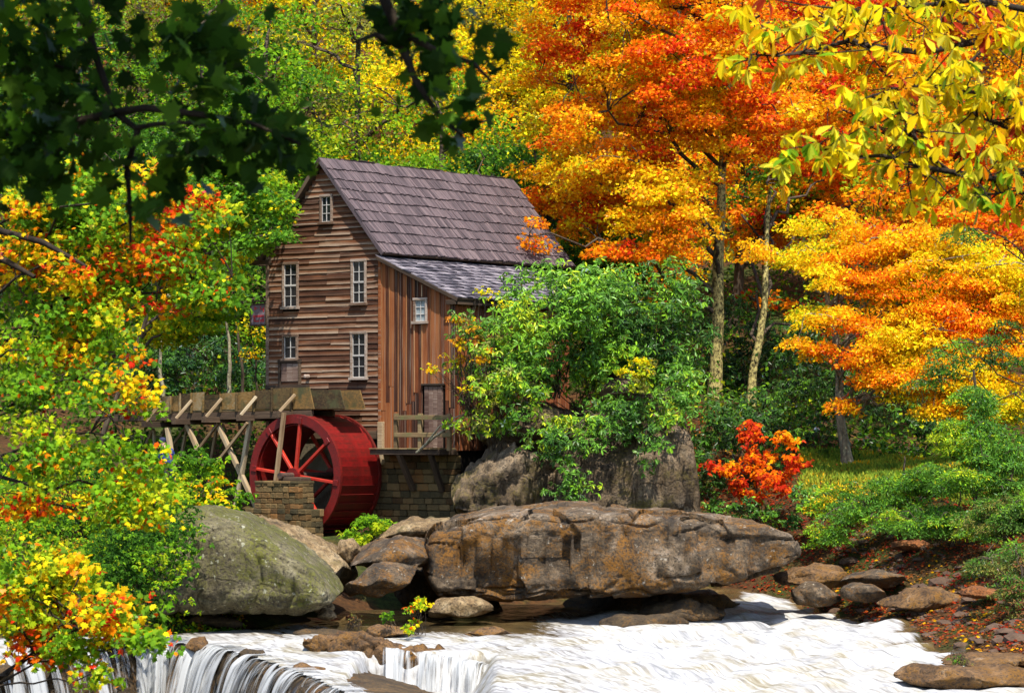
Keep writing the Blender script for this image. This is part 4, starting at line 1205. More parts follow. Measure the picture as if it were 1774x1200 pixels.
# ------------------------------------------------------------------ foliage
TPL = {}
TPL['quad'] = (np.array([(0, 0, 0), (.36, .5, .05), (0, 1, -.04), (-.36, .5, .05)]), [np.array([[0, 1, 2, 3]])])
TPL['oval'] = (np.array([(0, 0, 0), (.26, .36, .08), (.2, .74, .03), (0, 1, -.12), (-.2, .74, .03), (-.26, .36, .08)]), [np.array([[0, 1, 2, 3], [0, 3, 4, 5]])])
TPL['lance'] = (np.array([(0, 0, 0), (.15, .4, .05), (.12, .78, 0), (0, 1, -.08), (-.12, .78, 0), (-.15, .4, .05)]), [np.array([[0, 1, 2, 3], [0, 3, 4, 5]])])
TPL['big'] = (np.array([(0, 0, 0), (.1, .25, .04), (.21, .6, .06), (.14, .85, -.02), (0, 1, -.12), (-.14, .85, -.02), (-.21, .6, .06), (-.1, .25, .04)]), [np.array([[0, 1, 2, 3, 4], [0, 4, 5, 6, 7]])])
TPL['needle'] = (np.array([(0, 0, 0), (.16, .4, .02), (0, 1, -.06), (-.16, .4, .02)]), [np.array([[0, 1, 2, 3]])])
_mp = [(0, 0), (.16, .1), (.4, .0), (.36, .2), (.6, .4), (.36, .46), (.4, .68), (.17, .62), (0, 1)]
_mp = _mp + [(-x, y) for x, y in _mp[-2:0:-1]]
_mpz = [.0 if abs(x) < .05 else -.22 * abs(x) for x, y in _mp]
TPL['maple'] = (np.array([(x, y, zz) for (x, y), zz in zip(_mp, _mpz)]), [np.array([list(range(0, 9)), [8] + list(range(9, 16)) + [0]][:1]), np.array([[0] + list(range(8, 16))])])
_st = [(0, 0), (.42, .1), (.24, .36), (.5, .62), (.16, .66), (0, 1), (-.16, .66), (-.5, .62), (-.24, .36), (-.42, .1)]
TPL['star'] = (np.array([(x, y, -.18 * abs(x)) for x, y in _st]), [np.array([[0, 1, 2, 3, 4, 5]]), np.array([[0, 5, 6, 7, 8, 9]])])

def unit(v):
    return v / (np.linalg.norm(v, axis=-1, keepdims=True) + 1e-9)

def leaf_geo(C, Y, N, size, tpl):
    """C base points, Y length directions, N normals (made square to Y), size per leaf"""
    T, faces = TPL[tpl]
    Y = unit(Y); X = unit(np.cross(Y, N)); Nn = np.cross(X, Y)
    s = np.asarray(size)[:, None, None]
    V = C[:, None, :] + s * (T[None, :, 0:1] * X[:, None, :] + T[None, :, 1:2] * Y[:, None, :] + T[None, :, 2:3] * Nn[:, None, :])
    n, kk = len(C), len(T)
    fs = []
    for f in faces:
        fs.append((np.arange(n)[:, None, None] * kk + f[None]).reshape(-1, f.shape[1]))
    return V.reshape(-1, 3), fs, [len(f) for f in faces]

def pal_pick(pal, v):
    w = np.array([p[0] for p in pal], float); w = np.cumsum(w / w.sum())
    cols = np.array([p[1] for p in pal], float)
    return cols[np.minimum(np.searchsorted(w, v), len(pal) - 1)]

def build_leaves(name, parent, C, Y, N, size, col, tpl, m):
    V, fs, per = leaf_geo(C, Y, N, size, tpl)
    fcol = np.concatenate([np.repeat(col, p_, 0) for p_ in per])
    V = V - ploc(parent)
    return mobj(name, np_mesh(name, V, fs, fcol), m, parent)

def rank01(v):
    r = np.empty(len(v)); r[np.argsort(v)] = (np.arange(len(v)) + .5) / len(v)
    return r

def ells_px(ells):
    """(px, py, Y, half width px, half height px, half depth m) -> centre, radii"""
    return np.array([np.r_[P(x, y, Y), rx * Y / F, rd, ry * Y / F] for (x, y, Y, rx, ry, rd) in ells])

def sample_ells(E, n, surf=.33):
    vol = (E[:, 3] * E[:, 4] * E[:, 5]) ** .75
    pick = RNG.choice(len(E), n, p=vol / vol.sum())
    d = unit(RNG.normal(size=(n, 3))) * (RNG.random(n) ** surf)[:, None]
    return E[pick, :3] + d * E[pick, 3:6], d

def crown_leaves(name, parent, cl, cr, n, size, pal, tpl='quad', m=None, flat=.45, droop=.5, jit=.28, nfreq=.3, up=.8, colv=None, second=.22, face=.0):
    """cl clump centres (k,3), cr clump radius; n leaves each"""
    k_ = len(cl)
    if colv is None:
        colv = rank01(pnoise(cl * nfreq + 7.7) + RNG.normal(size=k_) * .16)
    rad = cr * RNG.uniform(.65, 1.35, k_)
    cnt = np.maximum(3, (n * (rad / cr) ** 2 * RNG.uniform(.7, 1.3, k_))).astype(int)
    idx = np.repeat(np.arange(k_), cnt); tot = len(idx)
    d = unit(RNG.normal(size=(tot, 3))) * (RNG.random(tot) ** .42)[:, None]
    off = d * rad[idx][:, None]; off[:, 2] *= flat
    rr = (d[:, 0] ** 2 + d[:, 1] ** 2)
    off[:, 2] -= droop * rr * rad[idx] * .55
    C = cl[idx] + off
    N = np.c_[np.zeros(tot), np.full(tot, -face), np.full(tot, up)] + RNG.normal(size=(tot, 3)) * .62 + d * .35
    Y = np.c_[d[:, :2], np.full(tot, -.25)] + RNG.normal(size=(tot, 3)) * .55
    v = np.clip(colv[idx] + RNG.normal(size=tot) * .07, 0, .999)
    sw = RNG.random(tot) < second
    v = np.where(sw, RNG.random(tot), v)
    col = pal_pick(pal, v) * RNG.uniform(1 - jit, 1 + jit, tot)[:, None]
    col = np.clip(col * (1 + RNG.normal(size=(tot, 3)) * .06), .004, .93)
    sz = size * RNG.uniform(.65, 1.3, tot)
    return build_leaves(name, parent, C, Y, N, sz, col, tpl, m or M['leaf'])

def limbs(trunk, cl, nmain, r0, twig_r, sag=.25, maxtw=140, low=.25):
    """main limbs from the trunk to spread clumps, twigs from the limbs to other clumps"""
    trunk = np.asarray(trunk)
    lines = []
    sel = [int(RNG.integers(len(cl)))]
    dist = np.linalg.norm(cl - cl[sel[0]], axis=1)
    for _ in range(nmain - 1):
        j = int(np.argmax(dist)); sel.append(j); dist = np.minimum(dist, np.linalg.norm(cl - cl[j], axis=1))
    allp = []
    for j in sel:
        e = cl[j]
        h = np.linalg.norm((trunk - e)[:, :2], axis=1)
        want = e[2] - .35 * h.min() - .4
        i = int(np.argmin(np.abs(trunk[:, 2] - max(want, trunk[0, 2] + low * (trunk[-1, 2] - trunk[0, 2])))))
        ln = np.linalg.norm(e - trunk[i])
        q = curve(trunk[i], e, 9, sag=sag * ln * .35, wob=ln * .025)
        lines.append((q, np.linspace(r0, twig_r * 1.3, 9))); allp.append(q[2:])
    allp = np.concatenate(allp)
    oth = [j for j in range(len(cl)) if j not in sel]
    random.shuffle(oth)
    for j in oth[:maxtw]:
        i = int(np.argmin(np.linalg.norm(allp - cl[j], axis=1) + np.where(allp[:, 2] > cl[j][2] + .3, 1.0, 0)))
        ln = np.linalg.norm(cl[j] - allp[i])
        if ln < .15: continue
        lines.append((curve(allp[i], cl[j], 6, sag=.12 * ln, wob=ln * .035), np.linspace(twig_r * 1.6, twig_r * .5, 6)))
    return lines

def trunk_line(base, top, n=14, wob=.12, bend=None):
    q = curve(base, top, n, wob=0, bend=bend)
    t = np.linspace(0, 1, n)
    q[:, 0] += fbm(np.c_[t * 3, t * 0 + base[0], t * 0], 2) * wob * np.minimum(t * 4, 1)
    q[:, 1] += fbm(np.c_[t * 3, t * 0 + base[1] + 9, t * 0], 2) * wob * np.minimum(t * 4, 1)
    return q

def tree(name, label, cat, base, top, tr, ells, ncl, cr, nlf, size, pal, tpl='quad', m='leaf', bk='bark', group=None, nmain=14, lr=None, twig=.02, flat=.45, droop=.5,
         surf=.33, nfreq=.3, wob=.15, bend=None, sides=12, top_frac=.35, second=.22, up=.8, jit=.28, colfn=None, maxtw=140, face=0.0, sag=.25, trunk_r_end=None):
    t = empty(name, base, label, cat, group)
    tl = trunk_line(np.asarray(base) - np.array([0, 0, .3]), top, 22, wob, bend)
    rad = np.linspace(tr * 1.0, tr * top_frac, 22); rad[0] *= 1.35; rad[1] *= 1.12
    V_, Q_ = tube_geo([(tl, rad)], sides)
    V_ = V_ + (fbm(V_ * np.array([3.0, 3.0, 1.2]), 3) * tr * .16)[:, None] * unit(RNG.normal(size=V_.shape) * .15 + np.array([.7, -.7, 0]))
    world_obj('trunk', V_, [Q_], M[bk], t, smooth=True)
    E = ells_px(ells) if len(ells[0]) == 6 and not isinstance(ells, np.ndarray) else ells
    cl, _ = sample_ells(E, ncl, surf)
    ln = limbs(tl, cl, min(nmain, ncl), lr or tr * .42, twig, sag=sag, maxtw=maxtw)
    V_, Q_ = tube_geo(ln, 5)
    world_obj('branches', V_, [Q_], M[bk if bk != 'bark_lichen' else 'bark'], t, smooth=True)
    crown_leaves('crown', t, cl, cr, nlf, size, pal, tpl, M[m], flat, droop, jit=jit, nfreq=nfreq, second=second, up=up, colv=colfn(cl) if colfn else None, face=face)
    return t

# colours of leaves
YEL, GOLD, ORA, ORR, RED = (.88, .66, .01), (.9, .47, .007), (.9, .28, .005), (.85, .135, .005), (.58, .03, .008)
YG, LG, GRN, DG, VDG = (.4, .48, .012), (.175, .35, .012), (.065, .175, .012), (.03, .09, .01), (.014, .042, .008)
OLI, BRN = (.2, .2, .035), (.2, .09, .03)

# ---- trees on the hill behind: a few kinds, copied
def proto(seed, pal, h, r, nlf=90, ncl=120, size=.2):
    global RNG
    RNG = np.random.default_rng(seed)
    E = np.array([[0, 0, h * .62, r, r, h * .36], [r * .4, -.3 * r, h * .45, r * .7, r * .7, h * .22], [-r * .4, .2 * r, h * .5, r * .7, r * .7, h * .25]])
    return tree('hillside_tree', 'x', 'tree', (0, 0, 0), (RNG.normal() * .4, RNG.normal() * .4, h * .85), .24, E, ncl, 1.0, nlf, size, pal, nmain=10, maxtw=60, second=.3, sides=8)
protos = [proto(21, [(3, YG), (4, YEL), (1, GOLD), (2, OLI)], 15, 4.4), proto(22, [(4, LG), (3, GRN), (2, YG)], 14, 4.2), proto(23, [(4, YEL), (2, YG), (2, GOLD), (1, ORA)], 14, 4.2),
          proto(24, [(3, OLI), (3, YG), (2, LG), (1, BRN)], 16, 4.5), proto(25, [(4, GRN), (3, DG), (2, LG)], 15, 4.4), proto(26, [(3, GOLD), (3, ORA), (2, YEL), (1, ORR)], 14, 4.3)]
pname = ['yellow green tree', 'fresh green tree', 'yellow tree', 'olive tree', 'dark green tree', 'orange gold tree']
used_p = [False] * 6
def put_tree(kind, x, y, sc, rz, label):
    src = protos[kind]
    if not used_p[kind]:
        r_ = src; used_p[kind] = True
    else:
        r_ = src.copy(); scene.collection.objects.link(r_)
        for ch in src.children:
            c_ = ch.copy(); scene.collection.objects.link(c_); c_.parent = r_
    r_.location = (x, y, ground_z(x, y)[0] - .3)
    r_.rotation_euler = (0, 0, rz); r_.scale = (sc, sc, sc)
    r_['label'] = label; r_['group'] = 'trees on the hillside'
cols_ = [(-60, 'at the far left edge'), (140, 'behind the dark hanging branch'), (330, 'left of the mill roof'), (500, 'behind the mill gable'), (640, 'above the roof ridge'), (780, 'right above the roof shingles'),
         (930, 'beside the orange maple'), (1100, 'behind the orange crown'), (1290, 'right of the mossy trunk'), (1460, 'behind the golden beech'), (1640, 'near the right edge'), (1810, 'at the far right edge')]
rows_ = [(128, 'foot of the hill', [1, 4, 4, 1, 3, 1, 2, 5, 5, 5, 2, 5]), (143, 'low on the hill', [0, 3, 1, 0, 2, 0, 2, 5, 5, 2, 5, 5]), (158, 'halfway up the hill', [2, 0, 0, 2, 0, 2, 2, 5, 5, 2, 5, 2]), (176, 'high on the hill', [0, 2, 3, 0, 3, 0, 0, 5, 2, 0, 2, 0]), (196, 'near the top of the hill', [3, 0, 2, 1, 0, 3, 2, 0, 3, 2, 0, 1])]
rr_ = np.random.default_rng(77)
for ri, (Y_, rn, kinds) in enumerate(rows_):
    for ci, (px_, cn) in enumerate(cols_):
        yy = Y_ + rr_.uniform(-4, 4)
        xx = (px_ + rr_.uniform(-40, 40) + (ri % 2) * 70 - CX) / F * yy
        put_tree(kinds[ci], xx, yy, rr_.uniform(.8, 1.15), rr_.uniform(0, 6.28), f'{pname[kinds[ci]]} {rn}, {cn}')
RNG = np.random.default_rng(31)

# ---- the orange maple
tree('orange_maple', 'tall orange maple with a lichen covered trunk right of the mill', 'tree', P(1238, 690, 110), P(1262, 40, 110.5), .27,
     [(1000, 120, 113, 130, 150, 2.5), (1120, 100, 110, 140, 150, 4), (1090, 260, 109, 160, 110, 3.2), (1240, 100, 109, 130, 150, 4), (960, 290, 113, 90, 90, 2), (1150, 370, 108, 110, 60, 3), (1030, 360, 111.5, 70, 60, 2),
      (1300, 200, 109, 110, 100, 3.5), (1120, -60, 110, 260, 80, 4), (930, 385, 106.5, 26, 45, .7), (1090, 435, 107.5, 80, 26, 2)],
     640, .7, 130, .145, [(1.0, RED), (3.2, ORR), (8, ORA), (6, GOLD), (4.5, YEL), (.8, YG)], 'star', bk='bark_lichen', nmain=26, lr=.1, nfreq=.28, flat=.42, second=.2, wob=.25, maxtw=220, sag=.35, surf=.45)
# second and third trunks behind it
tree('leaning_maple', 'slim leaning tree with lichen bark behind the orange maple', 'tree', P(1300, 690, 109), P(1336, 330, 110), .18,
     [(1340, 360, 118, 70, 60, 3), (1400, 330, 117, 70, 60, 3), (1330, 520, 116, 70, 16, 1.5), (1410, 545, 116, 40, 30, 1.5)],
     70, .8, 110, .18, [(3, ORA), (2, ORR), (2, GOLD), (3, LG), (1, RED)], 'star', bk='bark_lichen', nmain=8, wob=.2, bend=(.08, 0, 0))
tree('dark_sapling', 'thin dark trunk between the maple and the beech', 'tree', P(1331, 700, 118), P(1322, 330, 119), .11,
     [(1330, 330, 119, 50, 60, 2.5)], 20, .8, 90, .18, [(3, GRN), (3, LG), (1, GOLD)], 'quad', bk='bark', nmain=6)
# red and orange tree at the back right
tree('red_orange_tree', 'red and orange tree behind the golden beech', 'tree', P(1600, 760, 116), P(1600, 200, 116), .3,
     [(1480, 330, 114, 130, 90, 3.5), (1640, 340, 113, 150, 110, 3.5), (1740, 420, 112, 80, 100, 3), (1420, 190, 115, 110, 110, 3.5), (1600, 180, 115, 150, 110, 4), (1560, 420, 112, 130, 60, 2.5), (1740, 180, 114, 90, 140, 3.5), (1500, 40, 116, 200, 110, 4)],
     240, .9, 110, .18, [(2.2, RED), (4, ORR), (6, ORA), (4, GOLD), (1.2, LG), (1, YG)], 'star', nmain=20, lr=.1, second=.3, flat=.4, maxtw=160)
# golden beech with layered sprays
tree('golden_beech', 'golden beech with layered sprays and a slim grey trunk', 'tree', P(1468, 792, 103), P(1425, 420, 103.5), .19,
     [(1400, 440, 102, 70, 26, 1.5), (1320, 425, 102, 40, 18, 1), (1480, 470, 101, 90, 40, 2), (1590, 500, 101, 100, 60, 2.5), (1700, 480, 101, 90, 60, 2.5), (1450, 545, 100, 75, 24, 1.8), (1560, 580, 100, 90, 40, 2), (1680, 580, 100, 100, 50, 2.2), (1400, 600, 100, 40, 20, 1.2), (1560, 660, 99, 80, 30, 1.6), (1670, 660, 99, 80, 40, 2), (1460, 700, 99.5, 24, 12, .8), (1740, 600, 100, 60, 70, 2), (1540, 420, 102, 110, 30, 2), (1620, 540, 99.5, 100, 40, 1.6), (1760, 500, 100, 70, 80, 2), (1740, 690, 98.5, 70, 40, 1.6), (1640, 700, 98.5, 60, 26, 1.2), (1500, 610, 99.5, 60, 24, 1.2), (1640, 430, 101, 120, 40, 2), (1480, 400, 103, 120, 40, 2), (1580, 620, 99, 110, 60, 1.6)],
     900, .55, 80, .14, [(.8, ORR), (3, ORA), (6, GOLD), (7, YEL), (.8, YG)], 'oval', bk='bark_pale', nmain=30, lr=.06, twig=.014, flat=.3, droop=.7, second=.12, wob=.15, maxtw=260, nfreq=.4, sag=.3, surf=.5)
# green maple leaning in front of the left corner of the gable
tree('green_maple', 'bright green maple leaning over the left corner of the mill', 'tree', P(150, 840, 103), P(330, 300, 103), .11,
     [(450, 350, 100.5, 62, 42, 1.2), (390, 330, 102, 80, 50, 1.6), (480, 395, 100, 34, 28, .8), (440, 415, 100.5, 40, 20, 1), (340, 400, 102.5, 90, 70, 1.8), (360, 545, 105, 70, 45, 1.6), (290, 560, 105, 60, 40, 1.6), (420, 300, 102, 70, 24, 1.4), (420, 480, 103, 30, 30, .8)],
     210, .6, 85, .15, [(2, YEL), (3, YG), (7, LG), (3, (.13, .3, .022)), (1, GRN)], 'star', nmain=18, lr=.07, second=.18, flat=.35, maxtw=150, surf=.45)
# slim trunks in the wood behind the flume
for i, (x0, y0, x1, y1, Y_, r_, lb) in enumerate([(398, 690, 396, 480, 108, .09, 'slim straight trunk in the wood behind the flume'), (420, 690, 404, 480, 109, .07, 'thin leaning trunk beside the straight one behind the flume'), (452, 690, 432, 560, 107, .045, 'thin sapling with yellow leaves close to the mill corner'), (282, 690, 278, 520, 110, .1, 'pale trunk left in the dark wood behind the flume')]):
    tree('forest_sapling', lb, 'tree', P(x0, y0, Y_), P(x1, y1, Y_), r_, [(x1, y1 - 30, Y_, 50, 40, 1.5)] if i != 2 else [(445, 560, Y_, 22, 30, .8), (440, 615, Y_, 22, 14, .8)],
         16 if i != 2 else 12, .5, 70 if i != 2 else 26, .13, [(2, LG), (3, GRN), (1, DG)] if i != 2 else [(3, YEL), (2, GOLD), (2, YG)], 'quad', bk='bark_pale' if i in (0, 3) else 'bark', nmain=5, sides=8, group='slim trunks behind the flume')
# tall trees flanking the mill behind, filling the wood
tree('woodland_tree', 'dense green tree directly behind the flume', 'tree', P(330, 700, 118), P(330, 300, 119), .25, [(320, 480, 118, 150, 110, 4), (300, 330, 119, 200, 120, 4), (480, 560, 118, 60, 80, 3)], 150, 1.0, 100, .2, [(4, DG), (3, GRN), (2, LG)], 'quad', nmain=10)
tree('woodland_tree', 'green tree rising behind the right end of the roof', 'tree', P(960, 700, 116), P(960, 250, 117), .25, [(960, 440, 115, 90, 80, 3), (900, 330, 117, 110, 90, 3), (1060, 450, 114, 90, 70, 3)], 120, 1.0, 100, .2, [(3, DG), (4, GRN), (2, LG)], 'quad', nmain=10)

# ---- rhododendrons and other shrubs: leaves in whorls
def whorls(name, parent, tips, axes, nleaf, length, pal, tpl='lance', m='leaf_gloss', beta=(.1, .7), nfreq=.6, second=.15, jit=.3, colv=None):
    n = len(tips)
    ax = unit(axes)
    ref = np.where(np.abs(ax[:, 2:3]) > .9, np.array([[1., 0, 0]]), np.array([[0, 0, 1.]]))
    e1 = unit(np.cross(ax, ref)); e2 = np.cross(ax, e1)
    cnt = np.maximum(3, RNG.poisson(nleaf, n)); idx = np.repeat(np.arange(n), cnt); tot = len(idx)
    ph = RNG.uniform(0, 2 * np.pi, tot)
    dr = np.cos(ph)[:, None] * e1[idx] + np.sin(ph)[:, None] * e2[idx]
    b = RNG.uniform(*beta, tot)[:, None]
    Y = dr * np.cos(b) - ax[idx] * np.sin(b) + RNG.normal(size=(tot, 3)) * .15
    Y[:, 2] -= .12
    N = ax[idx] * np.cos(b) + dr * np.sin(b)
    C = tips[idx] + dr * length * .06
    if colv is None: colv = rank01(pnoise(tips * nfreq + 3.3) + RNG.normal(size=n) * .2)
    v = np.clip(colv[idx] + RNG.normal(size=tot) * .05, 0, .999)
    v = np.where(RNG.random(tot) < second, RNG.random(tot), v)
    col = pal_pick(pal, v) * RNG.uniform(1 - jit, 1 + jit, tot)[:, None]
    return build_leaves(name, parent, C, Y, N, length * RNG.uniform(.55, 1.25, tot), np.clip(col, .004, .93), tpl, M[m])

def shrub(name, label, ells, ntip, nleaf, length, pal, base=None, tpl='lance', m='leaf_gloss', surf=.28, cat='shrub', stems=14, stem_r=.02, group=None, nfreq=.6, second=.15, bk='bark', beta=(.1, .7), upw=.7, front=.35):
    E = ells_px(ells)
    nk = max(3, ntip // 13)
    kc, kd = sample_ells(E, nk, surf)
    ki = RNG.integers(0, nk, ntip)
    sp = np.clip(E[:, 3:6].mean() * .24, .08, .34)
    d = kd[ki] * .6 + RNG.normal(size=(ntip, 3)) * .4
    tips = kc[ki] + RNG.normal(size=(ntip, 3)) * np.array([sp, sp, sp * .6])
    if base is None:
        c_ = E[:, :3].mean(0); base = np.array([c_[0], c_[1], (E[:, 2] - E[:, 5]).min() - .2])
    t = empty(name, base, label, cat, group)
    ax = d * .7 + np.array([0, -front, upw]) + RNG.normal(size=(ntip, 3)) * .35
    sel = RNG.choice(ntip, min(stems, ntip), replace=False)
    V_, Q_ = tube_geo([(curve(np.asarray(base) + RNG.normal(size=3) * np.array([.15, .15, .02]), tips[j], 8, sag=.15, wob=.05), np.linspace(stem_r, stem_r * .35, 8)) for j in sel], 5)
    world_obj('stems', V_, [Q_], M[bk], t, smooth=True)
    whorls('foliage', t, tips, ax, nleaf, length, pal, tpl, m, nfreq=nfreq, second=second, beta=beta)
    return t
RHO = [(1, YG), (4, LG), (5, (.11, .26, .02)), (4, GRN), (2, DG)]
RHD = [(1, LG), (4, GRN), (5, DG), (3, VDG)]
shrub('rhododendron', 'tall bright rhododendron against the lean-to roof', [(960, 530, 97, 100, 75, 2), (905, 580, 96.5, 56, 54, 1.6), (1020, 510, 97.5, 66, 56, 1.8)], 1500, 8, .21, [(1, YG), (5, LG), (5, (.13, .3, .02)), (3, GRN)], base=P(960, 690, 98))
shrub('rhododendron', 'dark rhododendron below the red orange leaves', [(1120, 520, 99, 80, 70, 2), (1180, 580, 99, 46, 90, 1.8), (1080, 560, 98.6, 60, 60, 1.6), (1140, 630, 98.6, 60, 40, 1.4)], 1300, 8, .21, [(3, LG), (5, GRN), (4, DG)], base=P(1130, 680, 99))
shrub('rhododendron', 'yellowish rhododendron beside the lean-to wall', [(840, 620, 95.5, 60, 70, 1.5), (880, 680, 95, 70, 60, 1.6), (830, 720, 95, 40, 40, 1.1), (815, 560, 95.5, 30, 30, .8)], 850, 8, .19, [(2, OLI), (2.5, YG), (6, LG), (4, GRN)], base=P(860, 780, 95.8))
shrub('rhododendron', 'mid green rhododendron over the cliff top', [(980, 640, 98, 90, 55, 1.5), (1040, 640, 98, 70, 55, 1.5), (1080, 600, 98, 60, 50, 1.5), (900, 640, 97.4, 70, 60, 1.5)], 1200, 8, .2, RHO, base=P(1000, 720, 98.5))
shrub('rhododendron', 'rhododendron hanging down the cliff face', [(1000, 790, 93.8, 55, 40, .6), (990, 840, 93.6, 35, 35, .4), (950, 765, 94.4, 44, 26, .8), (1040, 745, 94.8, 50, 30, .8), (1000, 735, 95.4, 60, 24, .9)], 620, 8, .18, RHO, base=P(1030, 720, 94.8))
shrub('rhododendron', 'rhododendron trailing over the right side of the cliff', [(1110, 770, 93.8, 50, 36, .6), (1160, 710, 95, 56, 36, 1), (1110, 720, 95, 50, 30, 1), (1070, 690, 95.6, 60, 36, 1), (1180, 660, 96.5, 40, 50, 1)], 800, 8, .18, RHO, base=P(1130, 690, 95.2))
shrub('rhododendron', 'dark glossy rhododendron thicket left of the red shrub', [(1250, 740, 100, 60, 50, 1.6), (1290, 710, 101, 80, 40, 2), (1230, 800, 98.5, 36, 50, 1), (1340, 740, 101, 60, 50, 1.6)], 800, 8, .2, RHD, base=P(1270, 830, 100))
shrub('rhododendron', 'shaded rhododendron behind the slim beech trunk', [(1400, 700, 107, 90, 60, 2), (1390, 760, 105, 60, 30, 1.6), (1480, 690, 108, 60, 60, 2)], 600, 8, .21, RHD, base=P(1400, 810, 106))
shrub('rhododendron', 'deep green thicket behind the mossy trunk', [(1280, 590, 114, 110, 90, 2.5), (1380, 600, 114, 80, 90, 2.5), (1200, 620, 112, 50, 90, 2)], 900, 8, .24, [(2, GRN), (5, DG), (4, VDG)], base=P(1290, 720, 113))
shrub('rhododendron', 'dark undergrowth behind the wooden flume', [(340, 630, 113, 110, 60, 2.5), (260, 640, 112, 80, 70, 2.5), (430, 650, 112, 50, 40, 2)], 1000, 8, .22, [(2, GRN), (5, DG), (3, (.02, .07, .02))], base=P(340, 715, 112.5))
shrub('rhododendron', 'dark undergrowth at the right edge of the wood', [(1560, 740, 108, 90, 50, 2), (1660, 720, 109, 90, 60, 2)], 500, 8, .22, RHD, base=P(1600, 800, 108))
shrub('mossy_shrub', 'yellow mossy shrub on the cliff under the rhododendrons', [(1105, 632, 94.6, 34, 26, .7), (1110, 660, 94.5, 26, 22, .6)], 160, 9, .12, [(3, YEL), (4, YG), (2, OLI)], tpl='oval', m='leaf', base=P(1105, 690, 95))
shrub('orange_vine', 'orange leaved vine climbing the lean-to corner', [(812, 575, 95, 26, 36, .7), (800, 610, 95, 18, 26, .5), (830, 610, 94.8, 24, 24, .6), (788, 555, 95.2, 10, 14, .4)], 210, 6, .12, [(4, GOLD), (5, (.6, .24, .03)), (2, YEL), (2, OLI)], tpl='oval', m='leaf', base=P(810, 700, 95.4))
shrub('yellow_twig_shrub', 'sparse yellow leaved twigs over the lean-to eave', [(850, 510, 95.6, 40, 20, .8), (800, 640, 95.2, 22, 60, .6), (760, 640, 96, 26, 30, .4)], 110, 3, .1, [(4, YEL), (3, YG), (2, GOLD)], tpl='oval', m='leaf', base=P(820, 720, 95.4), stems=34, stem_r=.012)
shrub('red_shrub', 'flaming red and orange shrub at the edge of the lawn', [(1345, 785, 96, 58, 34, 1.0), (1300, 750, 96.4, 30, 24, .7), (1330, 840, 95.6, 56, 30, 1.0), (1255, 815, 95.6, 46, 24, .8), (1385, 790, 95.8, 26, 30, .7), (1266, 868, 95.4, 12, 8, .3)], 560, 8, .15, [(3, RED), (5, (.6, .06, .015)), (6, ORR), (4, ORA), (1, GOLD)], tpl='oval', m='leaf', base=P(1310, 885, 96.4), nfreq=.8)
shrub('low_green_shrub', 'low dark green shrub under the red one', [(1290, 880, 95.4, 60, 26, 1), (1350, 890, 95, 50, 24, .9), (1240, 850, 96, 24, 40, .6), (1400, 870, 94.6, 40, 30, .9)], 380, 8, .14, [(2, LG), (5, GRN), (4, DG)], base=P(1310, 905, 95.8), tpl='oval')
shrub('feathery_shrub', 'small feathery green shrub beside the wheel pit', [(640, 912, 90, 40, 22, .8), (670, 920, 90, 22, 14, .6), (615, 930, 89.6, 18, 14, .5)], 520, 9, .13, [(3, YG), (6, LG), (3, GRN)], base=P(640, 945, 90.2), tpl='needle', m='leaf')
shrub('flume_shrub', 'green shrub growing under the flume legs', [(350, 810, 94.5, 46, 30, .9), (385, 850, 94, 40, 34, .9), (330, 850, 94, 40, 30, .9)], 420, 8, .15, [(2, YG), (5, LG), (4, GRN)], base=P(355, 890, 94.8), tpl='oval', m='leaf')
shrub('yellow_shrub', 'yellow leaved shrub in front of the flume legs', [(310, 850, 92, 60, 26, 1), (350, 830, 93.4, 34, 20, .7), (390, 875, 91.5, 50, 26, .9), (440, 905, 90, 40, 16, .7)], 230, 6, .15, [(4, YEL), (2, GOLD), (5, YG), (4, LG), (1, ORA)], base=P(330, 890, 92.6), tpl='oval', m='leaf')
shrub('pool_plant', 'small leafy plant rooted on the orange river rock', [(722, 1066, 76.6, 17, 26, .35), (712, 1090, 76.4, 14, 14, .3), (728, 1042, 76.6, 10, 12, .25)], 110, 6, .1, [(3, YEL), (4, YG), (4, LG), (1, ORR)], base=P(720, 1098, 76.8), tpl='oval', m='leaf', stems=16, stem_r=.01)
shrub('pool_plant', 'tiny green sprig on the rock left of the leafy plant', [(672, 1064, 76.8, 11, 9, .2)], 22, 6, .1, [(4, LG), (4, GRN)], base=P(670, 1092, 77), tpl='oval', m='leaf', stems=5, stem_r=.01)
shrub('dry_twigs', 'tuft of dry twigs on the ledge in the pool', [(606, 1078, 76.5, 22, 12, .3)], 40, 2, .06, [(4, BRN), (3, OLI)], base=P(612, 1104, 76.7), tpl='needle', m='leaf', stems=26, stem_r=.01)
shrub('dry_twigs', 'tuft of grass on the slab at the lower right', [(1660, 1140, 68.8, 18, 10, .3)], 40, 3, .08, [(4, OLI), (3, GRN)], base=P(1664, 1154, 69), tpl='needle', m='leaf', stems=20, stem_r=.008)
# dense small leaved bush on the left boulder
shrub('bank_bush', 'dense dark green bush above the mossy boulder', [(230, 950, 75, 80, 70, 2), (285, 900, 77, 50, 46, 1.4), (170, 990, 74, 80, 60, 2), (300, 960, 75, 30, 60, .9), (220, 1030, 74, 80, 40, 1.2)], 2500, 8, .1, [(1, YG), (3, LG), (5, GRN), (5, DG)], base=P(240, 1050, 76), tpl='oval', m='leaf', surf=.22, stems=24)
shrub('bank_bush', 'pale green bush higher on the left bank', [(120, 860, 82, 140, 70, 2), (240, 860, 82, 70, 50, 1.6), (30, 900, 80, 80, 80, 2)], 1500, 8, .12, [(3, YG), (5, LG), (4, GRN), (2, DG)], base=P(140, 930, 84), tpl='oval', m='leaf', surf=.25, stems=24)

